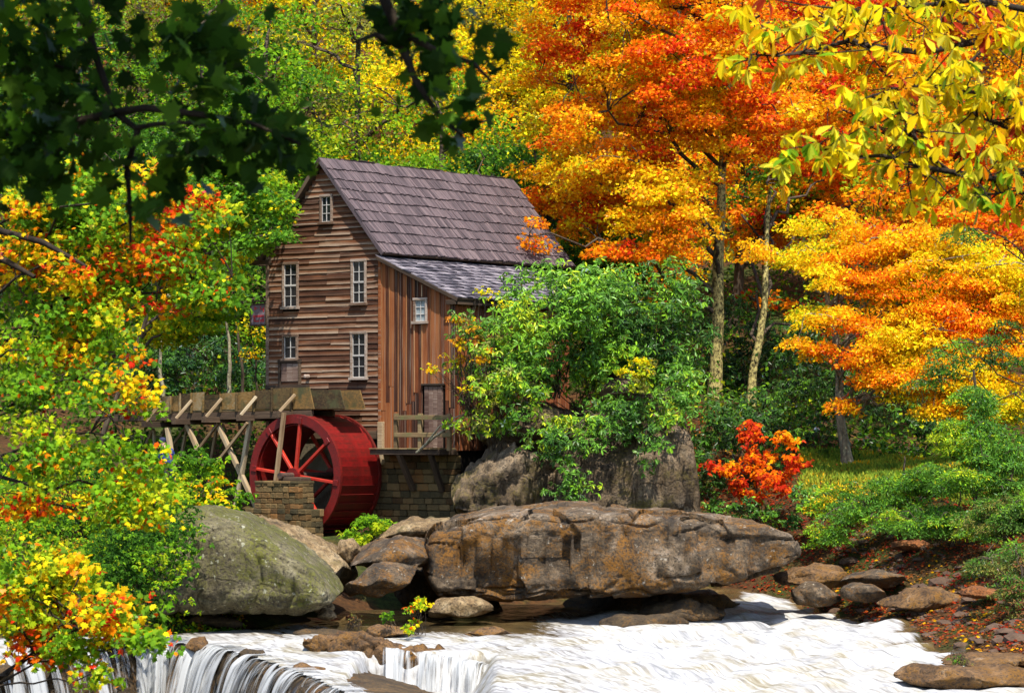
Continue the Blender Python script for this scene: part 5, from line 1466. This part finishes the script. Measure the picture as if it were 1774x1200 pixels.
# hemlocks at the right: flat drooping sprays
def hemlock(name, label, base, top, tr, ells, ncl, cr, nlf, size, pal):
    return tree(name, label, 'tree', base, top, tr, ells, ncl, cr, nlf, size, pal, 'needle', 'needle', nmain=min(24, ncl // 5), lr=min(tr * .3, .03), twig=.012, flat=.12, droop=1.1, second=.2, maxtw=160, up=.9, nfreq=.5, sag=.2, surf=.45)
HEM = [(2, YG), (5, LG), (5, (.11, .27, .03)), (4, GRN)]
hemlock('hemlock', 'bright green hemlock sapling at the right edge of the lawn', P(1690, 880, 89), P(1690, 640, 89), .1, [(1680, 760, 88, 60, 50, 1.3), (1740, 800, 87.5, 70, 50, 1.5), (1660, 830, 87, 60, 30, 1.2), (1690, 690, 88.6, 46, 30, 1)], 170, .42, 130, .13, HEM)
hemlock('hemlock', 'drooping hemlock boughs hanging before the golden leaves', P(1880, 900, 93), P(1870, 200, 93), .16, [(1860, 420, 92, 70, 160, 1.5), (1870, 660, 92, 70, 120, 1.5), (1660, 400, 91, 60, 24, 1.2), (1640, 610, 91, 60, 30, 1.2), (1740, 590, 91, 50, 40, 1.2), (1620, 650, 91, 40, 20, .8)], 110, .5, 110, .14, [(2, LG), (5, (.1, .18, .025)), (5, GRN), (2, DG)])
hemlock('hemlock', 'low feathery green hemlock on the bank above the rocks', P(1560, 890, 92), P(1570, 790, 92), .06, [(1560, 850, 91, 60, 36, 1.0), (1620, 830, 90.6, 50, 34, 1.0), (1490, 880, 91.5, 46, 30, 1.0), (1450, 910, 91, 30, 26, .8), (1600, 890, 89.8, 60, 26, .9)], 170, .36, 120, .12, HEM)
hemlock('hemlock', 'feathery green hemlock sprays drooping over the pebbles', P(1650, 930, 87.5), P(1660, 850, 87.5), .05, [(1640, 900, 87, 50, 26, .9), (1590, 915, 87.4, 40, 20, .8), (1700, 910, 86, 50, 26, .9), (1540, 900, 88.6, 40, 20, .7)], 110, .34, 110, .12, HEM)
hemlock('hemlock', 'dull olive bush low at the right edge above the corner slab', P(1760, 1060, 78), P(1764, 980, 78), .05, [(1750, 1020, 77.5, 50, 30, .8), (1790, 1060, 76.5, 50, 36, .8), (1720, 980, 79, 40, 20, .7), (1770, 970, 79, 40, 30, .8)], 90, .32, 90, .11, [(3, OLI), (3, (.1, .16, .03)), (3, GRN), (2, BRN)])
hemlock('hemlock', 'yellow green fern like bush at the lawn edge', P(1440, 890, 94), P(1440, 830, 94), .04, [(1430, 870, 93.5, 34, 24, .8), (1470, 850, 94, 40, 20, .8), (1420, 920, 92, 26, 20, .6)], 80, .3, 100, .11, [(3, YG), (5, LG), (2, GOLD), (2, GRN)])
hemlock('hemlock', 'soft green bush low on the right bank', P(1740, 940, 84), P(1740, 840, 84), .06, [(1720, 890, 83.5, 60, 36, 1), (1774, 880, 83, 60, 40, 1), (1760, 960, 82, 50, 24, .8)], 120, .36, 120, .12, [(2, LG), (4, (.1, .2, .03)), (4, GRN), (2, OLI)])

# ---- left maple: branches of a tree standing out of frame to the left
lm = empty('left_maple', P(-260, 1100, 44), 'yellow green maple with red tinted leaves filling the left side', 'tree')
MP = [(1.3, RED), (2.2, ORR), (2.8, ORA), (2.2, GOLD), (3.6, YEL), (7, YG), (9, LG), (7, (.12, .27, .015)), (3, GRN)]
tl = trunk_line(P(-260, 1150, 44), P(-180, 100, 44), 16, .1)
V_, Q_ = tube_geo([(tl, np.linspace(.2, .1, 16))], 12); world_obj('trunk', V_, [Q_], M['bark_dark'], lm, smooth=True)
E = ells_px([(90, 370, 43, 130, 80, 1.2), (230, 360, 43, 110, 70, 1.1), (340, 380, 42.6, 70, 50, .9), (130, 480, 43, 150, 70, 1.3), (300, 470, 42.6, 110, 60, 1), (368, 500, 42.4, 44, 34, .7), (80, 580, 42.6, 120, 70, 1.2), (200, 580, 42.4, 70, 60, .9), (60, 680, 42, 100, 60, 1), (170, 690, 41.6, 80, 60, .9), (240, 690, 41.4, 36, 50, .5), (120, 780, 41.4, 130, 60, 1), (230, 790, 41, 50, 50, .6), (60, 860, 41, 90, 50, .9), (210, 870, 40.8, 80, 40, .7), (150, 300, 43.4, 160, 30, 1)])
cl, _ = sample_ells(E, 330, .5)
cl = cl[fbm(cl * .9 + 2.2, 2) > -.42]
V_, Q_ = tube_geo(limbs(tl, cl, 26, .045, .008, sag=.2, maxtw=200), 5); world_obj('branches', V_, [Q_], M['bark_dark'], lm, smooth=True)
V_, Q_ = tube_geo([(np.array([P(-60, 380, 42.4), P(0, 400, 42.2), P(75, 420, 42), P(150, 462, 41.8)]), np.array([.06, .05, .045, .025])), (np.array([P(-40, 440, 42.4), P(10, 452, 42.2), P(60, 480, 42)]), np.array([.06, .05, .03]))], 7); world_obj('bough', V_, [Q_], M['bark_dark'], lm, smooth=True)
crown_leaves('crown', lm, cl, .36, 62, .088, MP, 'maple', M['leaf'], flat=.55, droop=.8, nfreq=1.0, second=.22, up=.6, face=.4)
ll_ = empty('low_maple_branch', P(-120, 1330, 38), 'maple branch with yellow and red leaves over the lower left falls', 'branch')
E = ells_px([(90, 1010, 37.5, 90, 50, .6), (180, 1060, 37, 80, 50, .6), (60, 1080, 37.5, 70, 60, .7), (230, 1100, 36.8, 44, 26, .4), (140, 1120, 37, 70, 30, .5), (110, 970, 37.6, 70, 30, .5), (165, 1165, 36.8, 26, 26, .3), (255, 1098, 36.6, 26, 12, .3), (20, 990, 37.6, 40, 60, .5)])
cl, _ = sample_ells(E, 92, .5)
tl = np.array([P(-160, 1290, 38), P(-40, 1200, 37.8), P(60, 1130, 37.4), P(140, 1090, 37.1), P(200, 1080, 36.9)])
V_, Q_ = tube_geo([(tl, np.linspace(.05, .012, 5))] + limbs(np.array([tl[0], tl[1], tl[2], tl[3]]), cl, 16, .018, .006, sag=.1, maxtw=70), 6); world_obj('branches', V_, [Q_], M['bark_dark'], ll_, smooth=True)
crown_leaves('leaves', ll_, cl, .28, 44, .09, [(1.1, RED), (1.8, ORR), (2, ORA), (2, GOLD), (4, YEL), (8, YG), (8, LG), (5, (.13, .28, .015))], 'maple', M['leaf'], flat=.6, droop=.7, nfreq=1.7, second=.28, up=.55, face=.5)

# ---- big leaved branch at the upper right
mg = empty('big_leaf_tree', P(2120, 1200, 30.5), 'yellow big leaved branches reaching in at the upper right', 'tree')
def poly(*pts): return np.array([P(*p) for p in pts])
tk = trunk_line(P(2120, 1200, 30.5), P(2040, -400, 30.5), 16, .25)
V_, Q_ = tube_geo([(tk, np.linspace(.2, .08, 16))], 10); world_obj('trunk', V_, [Q_], M['bark_dark'], mg, smooth=True)
br = [poly((2085, 170, 30.5), (1950, 140, 29.8), (1800, 80, 29), (1700, 70, 28.5), (1600, 92, 28), (1500, 80, 27.6), (1475, 70, 27.5), (1420, 85, 27.3), (1350, 98, 27.1), (1300, 94, 27)),
      poly((2085, 110, 30.5), (1950, 80, 29.8), (1790, 20, 29), (1690, 0, 28.5), (1600, 10, 28), (1500, 20, 27.8), (1400, 10, 27.5)),
      poly((2085, 360, 30.5), (1950, 330, 29.8), (1800, 290, 28.6), (1720, 310, 28), (1660, 300, 27.7), (1600, 290, 27.4), (1530, 270, 27.2), (1450, 272, 27.1), (1400, 250, 27)),
      poly((2085, 250, 30.5), (1950, 220, 29.8), (1800, 190, 28.8), (1720, 170, 28.2), (1640, 150, 27.8), (1560, 150, 27.5), (1500, 170, 27.3)),
      poly((1650, 300, 27.7), (1610, 270, 27.5), (1580, 230, 27.3), (1560, 190, 27.2)),
      poly((1790, 240, 29), (1740, 220, 28.4), (1690, 200, 28), (1660, 150, 27.8)),
      poly((2085, 430, 30.5), (1950, 400, 29.8), (1830, 350, 29), (1760, 330, 28.4), (1700, 340, 28))]
V_, Q_ = tube_geo([(b_, np.linspace(.05 if i < 4 else .02, .008, len(b_))) for i, b_ in enumerate(br)], 7)
tips = []
tw_lines = []
for b_ in br:
    n_ = 68 if len(b_) > 5 else 30
    for _ in range(n_):
        i = int(RNG.integers(1, len(b_) - 1)); f_ = RNG.random()
        s_ = b_[i] * (1 - f_) + b_[i + 1] * f_
        e_ = s_ + np.array([RNG.normal() * .22, RNG.normal() * .25 - .05, RNG.normal() * .16])
        tips.append(e_); tw_lines.append((curve(s_, e_, 5, wob=.012), np.linspace(.01, .005, 5)))
    tips.append(b_[-1])
for (x_, y_, Y_) in [(1365, 280, 27), (1380, 230, 27), (1345, 295, 27), (1430, 260, 27), (1480, 250, 27), (1500, 240, 27), (1270, 20, 27), (1300, 60, 27), (1345, 60, 27), (1400, 55, 27), (1285, 110, 27), (1395, 105, 27), (1470, 150, 27), (1520, 190, 27), (1580, 150, 27.2), (1620, 70, 27.4), (1640, 120, 27.5), (1690, 120, 27.8), (1740, 140, 28), (1770, 60, 28), (1750, 300, 28), (1690, 280, 27.6), (1720, 40, 28)]:
    for _ in range(4):
        tips.append(P(x_ + RNG.normal() * 18, y_ + RNG.normal() * 10, Y_ + RNG.normal() * .2))
tips = np.array(tips)
V2, Q2 = tube_geo(tw_lines, 5)
world_obj('branches', np.vstack([V_, V2]), [np.vstack([Q_, Q2 + len(V_)])], M['bark_dark'], mg, smooth=True)
axm = np.c_[RNG.normal(size=len(tips)) * .5, RNG.normal(size=len(tips)) * .5 - .3, np.full(len(tips), .8)]
whorls('foliage', mg, tips, axm, 6, .165, [(1, (.4, .04, .012)), (1.2, ORA), (4, GOLD), (14, YEL), (5, (.62, .55, .03)), (2.0, YG), (1.2, LG)], 'big', 'leaf', beta=(.15, 1.4), nfreq=1.2, second=.2)

# ---- dark maple overhead in the foreground, its unseen crown added to shade the branch in view
dm = empty('foreground_maple', (-7.5, 11, 3.2), 'dark shaded maple branches hanging in at the upper left', 'tree')
tk = np.array([(-7.5, 11, 3.0), (-7.3, 11.2, 6.0), (-6.8, 11.5, 9.0), (-6.2, 11.8, 12.0)])
V_, Q_ = tube_geo([(tk, np.array([.3, .25, .2, .12]))], 12); world_obj('trunk', V_, [Q_], M['bark_dark'], dm, smooth=True)
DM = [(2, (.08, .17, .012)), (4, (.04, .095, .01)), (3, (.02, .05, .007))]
bl = [poly((140, -60, 15.5), (150, 40, 15.4), (170, 110, 15.3), (190, 165, 15.2), (200, 195, 15.2)),
      poly((-60, 240, 15.6), (60, 222, 15.4), (130, 212, 15.3), (200, 195, 15.2), (250, 187, 15), (320, 195, 15), (380, 203, 14.9), (440, 215, 14.8), (520, 250, 14.7)),
      poly((200, 195, 15.2), (235, 222, 15.1), (270, 215, 15), (330, 212, 15), (400, 230, 14.9)),
      poly((-60, 90, 15.6), (40, 100, 15.5), (120, 120, 15.4)),
      poly((385, -60, 15.6), (388, 60, 15.4), (390, 150, 15.2)),
      poly((240, 220, 15.1), (220, 290, 15.1), (226, 370, 15.1), (226, 420, 15.1)),
      poly((640, -60, 14.9), (680, 30, 14.8), (700, 90, 14.8), (720, 140, 14.7), (760, 200, 14.7), (800, 235, 14.6)),
      poly((700, 60, 14.8), (760, 90, 14.7), (820, 110, 14.7), (850, 140, 14.6)), poly((690, 80, 14.8), (650, 60, 14.7), (610, 75, 14.7)),
      np.array([(-6.8, 11.5, 9.0), (-5, 12.5, 9.6), (-3, 13.5, 9.4), (-1.2, 14.5, 8.6), P(640, -60, 14.9)]),
      np.array([(-6.5, 11.6, 10.4), (-5, 12.5, 10.6), (-3, 13.8, 9.6), P(140, -60, 15.5)]),
      np.array([(-7.2, 11.3, 7.4), (-5.4, 13.0, 7.6), P(-60, 240, 15.6)])]
V_, Q_ = tube_geo([(b_, np.linspace(.034 if i in (0, 1, 6) else (.02 if i < 9 else .07), .008 if i < 9 else .034, len(b_))) for i, b_ in enumerate(bl)], 7)
world_obj('branches', V_, [Q_], M['bark_dark'], dm, smooth=True)
E = ells_px([(60, 60, 15.4, 110, 70, .4), (170, 70, 15.3, 60, 70, .3), (60, 210, 15.3, 110, 60, .4), (60, 280, 15.3, 90, 40, .4), (190, 250, 15.1, 90, 50, .35), (330, 130, 15, 60, 40, .3), (350, 60, 15.2, 60, 50, .3), (420, 230, 14.9, 90, 44, .35), (490, 250, 14.8, 60, 44, .3), (330, 250, 15, 60, 50, .3), (220, 330, 15.1, 60, 40, .25), (270, 345, 15, 30, 20, .2), (226, 400, 15.1, 14, 18, .1), (100, 140, 15.4, 90, 40, .4), (420, 160, 15, 30, 40, .25), (290, 60, 15.2, 40, 40, .25)])
cl, _ = sample_ells(E, 175, .6)
E2 = ells_px([(720, 40, 14.8, 50, 44, .25), (780, 20, 14.8, 40, 24, .2), (745, 120, 14.7, 44, 40, .25), (800, 120, 14.7, 40, 34, .2), (790, 195, 14.65, 36, 30, .2), (815, 235, 14.6, 20, 16, .12), (705, 190, 14.7, 14, 14, .1), (630, 75, 14.7, 26, 14, .15), (655, 20, 14.8, 40, 24, .2), (835, 135, 14.65, 20, 14, .12)])
cl2, _ = sample_ells(E2, 40, .6)
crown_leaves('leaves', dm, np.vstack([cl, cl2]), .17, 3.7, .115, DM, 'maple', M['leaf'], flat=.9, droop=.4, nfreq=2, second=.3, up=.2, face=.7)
E = np.array([[-3.2, 12.2, 11.2, 3.8, 4.2, 2.0], [-1.5, 13.5, 10.6, 3.2, 3.2, 1.6], [-5.5, 12, 11.5, 3, 3.5, 2.6], [0.2, 13.2, 10.9, 2.6, 3, 1.6]])
cl, _ = sample_ells(E, 260, .4)
V_, Q_ = tube_geo(limbs(tk, cl, 16, .08, .02, maxtw=60), 5); world_obj('limbs', V_, [Q_], M['bark_dark'], dm, smooth=True)
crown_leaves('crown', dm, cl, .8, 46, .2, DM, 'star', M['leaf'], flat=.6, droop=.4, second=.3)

# ------------------------------------------------------------------ litter, pebbles, grass
def in_view_points(n, x0, x1, y0, y1):
    x = RNG.uniform(x0, x1, n); y = RNG.uniform(y0, y1, n)
    return x, y, ground_z(x, y)
x, y, z = in_view_points(75000, 5.0, 24, 68, 108)
px_, py_ = CX + F * x / y, HY - F * (z - ZC) / y
keep = (px_ > 1180) & (px_ < 2400) & (z > water_z(x, y) + .03) & (py_ < 1230)
keep &= ~((px_ > 1390) & (py_ < 850) & (RNG.random(len(x)) < .75))
x, y, z = x[keep], y[keep], z[keep]; n = len(x)
C = np.c_[x, y, z + RNG.uniform(.015, .06, n)]
N = np.c_[RNG.normal(size=(n, 2)) * .5, np.full(n, 1.0)] + np.array([0, -.35, 0])
v = np.clip(rank01(fbm(C * .8, 3) + RNG.normal(size=n) * .35), 0, .999)
lit = build_leaves('fallen_leaves', None, C, RNG.normal(size=(n, 3)) * np.array([1, 1, .25]), N, RNG.uniform(.07, .15, n),
                   pal_pick([(3, (.3, .02, .012)), (4, (.42, .055, .015)), (3, (.5, .15, .025)), (4, BRN), (3, (.1, .05, .02)), (1, GOLD)], v) * RNG.uniform(.6, 1.2, n)[:, None], 'oval', M['leaf'])
tag(lit, 'red and brown fallen leaves scattered over the right bank', 'leaf litter', kind='stuff')
# pebbles
ico = None
def pebble_geo(n, c, r):
    t = (1 + 5 ** .5) / 2
    V0 = unit(np.array([(-1, t, 0), (1, t, 0), (-1, -t, 0), (1, -t, 0), (0, -1, t), (0, 1, t), (0, -1, -t), (0, 1, -t), (t, 0, -1), (t, 0, 1), (-t, 0, -1), (-t, 0, 1)], float))
    F0 = np.array([(0, 11, 5), (0, 5, 1), (0, 1, 7), (0, 7, 10), (0, 10, 11), (1, 5, 9), (5, 11, 4), (11, 10, 2), (10, 7, 6), (7, 1, 8), (3, 9, 4), (3, 4, 2), (3, 2, 6), (3, 6, 8), (3, 8, 9), (4, 9, 5), (2, 4, 11), (6, 2, 10), (8, 6, 7), (9, 8, 1)])
    sc = np.stack([RNG.uniform(.7, 1.4, n), RNG.uniform(.7, 1.4, n), RNG.uniform(.4, .8, n)], -1)
    V = c[:, None, :] + V0[None] * r[:, None, None] * sc[:, None, :] * RNG.uniform(.8, 1.2, (n, 12, 1))
    return V.reshape(-1, 3), (np.arange(n)[:, None, None] * 12 + F0[None]).reshape(-1, 3)
x, y, z = in_view_points(6000, 8, 18, 70, 95)
px_, py_ = CX + F * x / y, HY - F * (z - ZC) / y
keep = (px_ > 1430) & (z > water_z(x, y) - .05) & (py_ > 915 + RNG.normal(size=len(x)) * 25) & (fbm(np.c_[x, y, z] * .6, 2) > -.1)
x, y, z = x[keep][:700], y[keep][:700], z[keep][:700]
Vp, Fp = pebble_geo(len(x), np.c_[x, y, z + .01], RNG.gamma(2.2, .035, len(x)) + .03)
pe = world_obj('pebbles', Vp, [Fp], stone_mat('pebble', [(.2, (.05, .03, .02)), (.5, (.13, .08, .05)), (.85, (.3, .24, .19))]), smooth=False)
tag(pe, 'brown and grey pebbles on the right bank', 'pebbles', kind='stuff')
# grass on the lawn and bank top
x, y, z = in_view_points(80000, 8, 28, 91, 106)
px_, py_ = CX + F * x / y, HY - F * (z - ZC) / y
keep = (px_ > 1385) & (px_ < 2300) & (py_ < 872 + fbm(np.c_[x, y, z] * .5, 3) * 26) & (py_ > 780)
x, y, z = x[keep], y[keep], z[keep]; n = len(x)
Yb = np.c_[RNG.normal(size=(n, 2)) * .45, np.full(n, 1.0)]
Nb = RNG.normal(size=(n, 3)) * np.array([.6, .3, .1]) + np.array([0, -1, .2])
v = np.clip(rank01(fbm(np.c_[x, y, z] * .5 + 4, 3) + RNG.normal(size=n) * .25), 0, .999)
gr = build_leaves('grass', None, np.c_[x, y, z - .01], Yb, Nb, RNG.uniform(.08, .24, n), pal_pick([(1, GOLD), (4, (.34, .36, .03)), (6, (.2, .3, .025)), (4, (.11, .2, .02))], v) * RNG.uniform(.7, 1.2, n)[:, None], 'needle', M['needle'])
tag(gr, 'short sunlit grass on the lawn at the right', 'grass', kind='stuff')
# creeping cover on the mossy bank between boulder and flume
x, y, z = in_view_points(40000, -19, -7.5, 76, 100)
px_ = CX + F * x / y
keep = (px_ > -60) & (px_ < 470)
x, y, z = x[keep], y[keep], z[keep]; n = len(x)
Cg = np.c_[x, y, z + RNG.uniform(0, .3, n)]
gc = build_leaves('ground_cover', None, Cg, RNG.normal(size=(n, 3)), np.c_[RNG.normal(size=(n, 2)) * .6, np.full(n, .9)], RNG.uniform(.09, .17, n),
                  pal_pick([(1, GOLD), (1, BRN), (2, YG), (5, LG), (5, GRN), (3, DG)], np.clip(rank01(fbm(Cg * .5, 3) + RNG.normal(size=n) * .3), 0, .999)) * RNG.uniform(.7, 1.2, n)[:, None], 'oval', M['leaf'])
tag(gc, 'low green ground cover on the left bank', 'ground cover', kind='stuff')
# woodland undergrowth on the hill floor
x, y, z = in_view_points(60000, -34, 34, 104, 150)
n = len(x)
Cg = np.c_[x, y, z + RNG.gamma(1.6, .35, n)]
ug = build_leaves('undergrowth', None, Cg, RNG.normal(size=(n, 3)), np.c_[RNG.normal(size=(n, 2)) * .6, np.full(n, .8)], RNG.uniform(.14, .28, n),
                  pal_pick([(2, LG), (5, GRN), (5, DG), (1, YG)], RNG.random(n) * .999) * RNG.uniform(.6, 1.2, n)[:, None], 'quad', M['leaf'])
tag(ug, 'dark green undergrowth of the wood behind the mill', 'undergrowth', kind='stuff')
# dead branch lying from the porch to the cliff
db = empty('dead_branch', Wp(722, 783, 1.2), 'bare forked branch leaning across the porch rail', 'branch')
q0 = Wp(722, 784, 1.25)
V_, Q_ = tube_geo([(np.array([q0, P(752, 757, 96.6), P(780, 738, 96.2), P(812, 712, 95.8)]), np.array([.05, .045, .035, .02])), (np.array([P(740, 766, 96.8), P(762, 738, 96.4), P(786, 724, 96), P(806, 716, 95.8)]), np.array([.04, .03, .025, .015]))], 7)
world_obj('stem', V_, [Q_], M['bark_pale'], db, smooth=True)

# ------------------------------------------------------------------ person under the flume
def person():
    Yp = 93.5
    b = P(291, 853, Yp); b[2] = 0
    foot = P(291, 853, Yp)[2]
    t = empty('person', (b[0], b[1], foot), 'person in a blue jacket and dark cap bending by the flume legs', 'person')
    J = {'pel': (0, 0, .92), 'sp': (-.02, .03, 1.12), 'ch': (-.06, .06, 1.32), 'nk': (-.12, .1, 1.46), 'hd': (-.17, .13, 1.56), 'hd2': (-.19, .14, 1.66),
         'hl': (-.09, .0, .88), 'kl': (-.1, .04, .48), 'al': (-.12, -.02, .08), 'tl': (-.16, .12, .035), 'hr': (.09, 0, .88), 'kr': (.11, .06, .48), 'ar': (.12, -.02, .08), 'tr': (.1, .13, .035),
         'sl': (-.22, .05, 1.36), 'el': (-.3, .14, 1.1), 'wl': (-.27, .3, .96), 'hnl': (-.26, .36, .93), 'sr': (.12, .06, 1.36), 'er': (.2, .14, 1.1), 'wr': (.12, .32, 1.0), 'hnr': (.1, .38, .98)}
    RD = {'pel': .15, 'sp': .14, 'ch': .15, 'nk': .06, 'hd': .085, 'hd2': .09, 'hl': .095, 'kl': .065, 'al': .045, 'tl': .04, 'hr': .095, 'kr': .065, 'ar': .045, 'tr': .04, 'sl': .075, 'el': .055, 'wl': .04, 'hnl': .04, 'sr': .075, 'er': .055, 'wr': .04, 'hnr': .04}
    ks = list(J); ix = {a: i for i, a in enumerate(ks)}
    ed = [('pel', 'sp'), ('sp', 'ch'), ('ch', 'nk'), ('nk', 'hd'), ('hd', 'hd2'), ('pel', 'hl'), ('hl', 'kl'), ('kl', 'al'), ('al', 'tl'), ('pel', 'hr'), ('hr', 'kr'), ('kr', 'ar'), ('ar', 'tr'), ('ch', 'sl'), ('sl', 'el'), ('el', 'wl'), ('wl', 'hnl'), ('ch', 'sr'), ('sr', 'er'), ('er', 'wr'), ('wr', 'hnr')]
    me = bpy.data.meshes.new('body'); me.from_pydata([J[a] for a in ks], [(ix[a], ix[b_]) for a, b_ in ed], [])
    o = bpy.data.objects.new('body', me); link(o)
    sk = o.modifiers.new('skin', 'SKIN'); o.modifiers.new('sub', 'SUBSURF').levels = 2
    for a in ks:
        me.skin_vertices[0].data[ix[a]].radius = (RD[a], RD[a])
    me.skin_vertices[0].data[0].use_root = True
    dg = bpy.context.evaluated_depsgraph_get()
    nm = bpy.data.meshes.new_from_object(o.evaluated_get(dg)); bpy.data.objects.remove(o)
    for c_, r_ in (((.02, .035, .16), .8), ((.03, .035, .06), .85), ((.45, .26, .18), .6)):
        kk = Nodes('cloth' if r_ > .6 else 'skin'); nm.materials.append(kk.set(kk.ramp(kk.noise(kk.coord(), 14, 3), [(.3, tuple(q * .75 for q in c_)), (.7, tuple(min(1, q * 1.2) for q in c_))]), r_))
    for p in nm.polygons:
        c_ = p.center
        p.use_smooth = True
        p.material_index = 1 if c_.z < .93 and not (abs(c_.x) > .2 or c_.y > .2) else (2 if c_.z > 1.45 or (c_.y > .28 and c_.z > .5) else 0)
    ob = mobj('body', nm, None, t)
    # cap
    n_ = 20
    prof = [(.108, -.02), (.112, .03), (.1, .075), (.07, .105), (.0, .118)]
    Vc, Fc = [], []
    for r_, z_ in prof:
        for i in range(n_):
            a = i / n_ * 6.2832; Vc.append((r_ * math.cos(a), r_ * 1.1 * math.sin(a), z_))
    for q in range(len(prof) - 1):
        for i in range(n_):
            Fc.append((q * n_ + i, q * n_ + (i + 1) % n_, (q + 1) * n_ + (i + 1) % n_, (q + 1) * n_ + i))
    b0 = len(Vc); Vc += [(-.07, .1, -.02), (.07, .1, -.02), (.05, .2, -.035), (-.05, .2, -.035)]; Fc.append((b0, b0 + 1, b0 + 2, b0 + 3))
    mc = bpy.data.meshes.new('cap'); mc.from_pydata(Vc, [], Fc); mc.update()
    kk = Nodes('cap_cloth'); mobj('cap', mc, kk.set((.02, .025, .06), .8), t, (-.19, .14, 1.68))
person()

# joined fine pieces: twigs and leaves of one plant are one part each
for o in bpy.data.objects:
    if o.parent is not None and o.name.split('.')[0] in ('branches', 'stems', 'limbs', 'crown', 'foliage', 'leaves'):
        o['kind'] = 'stuff'
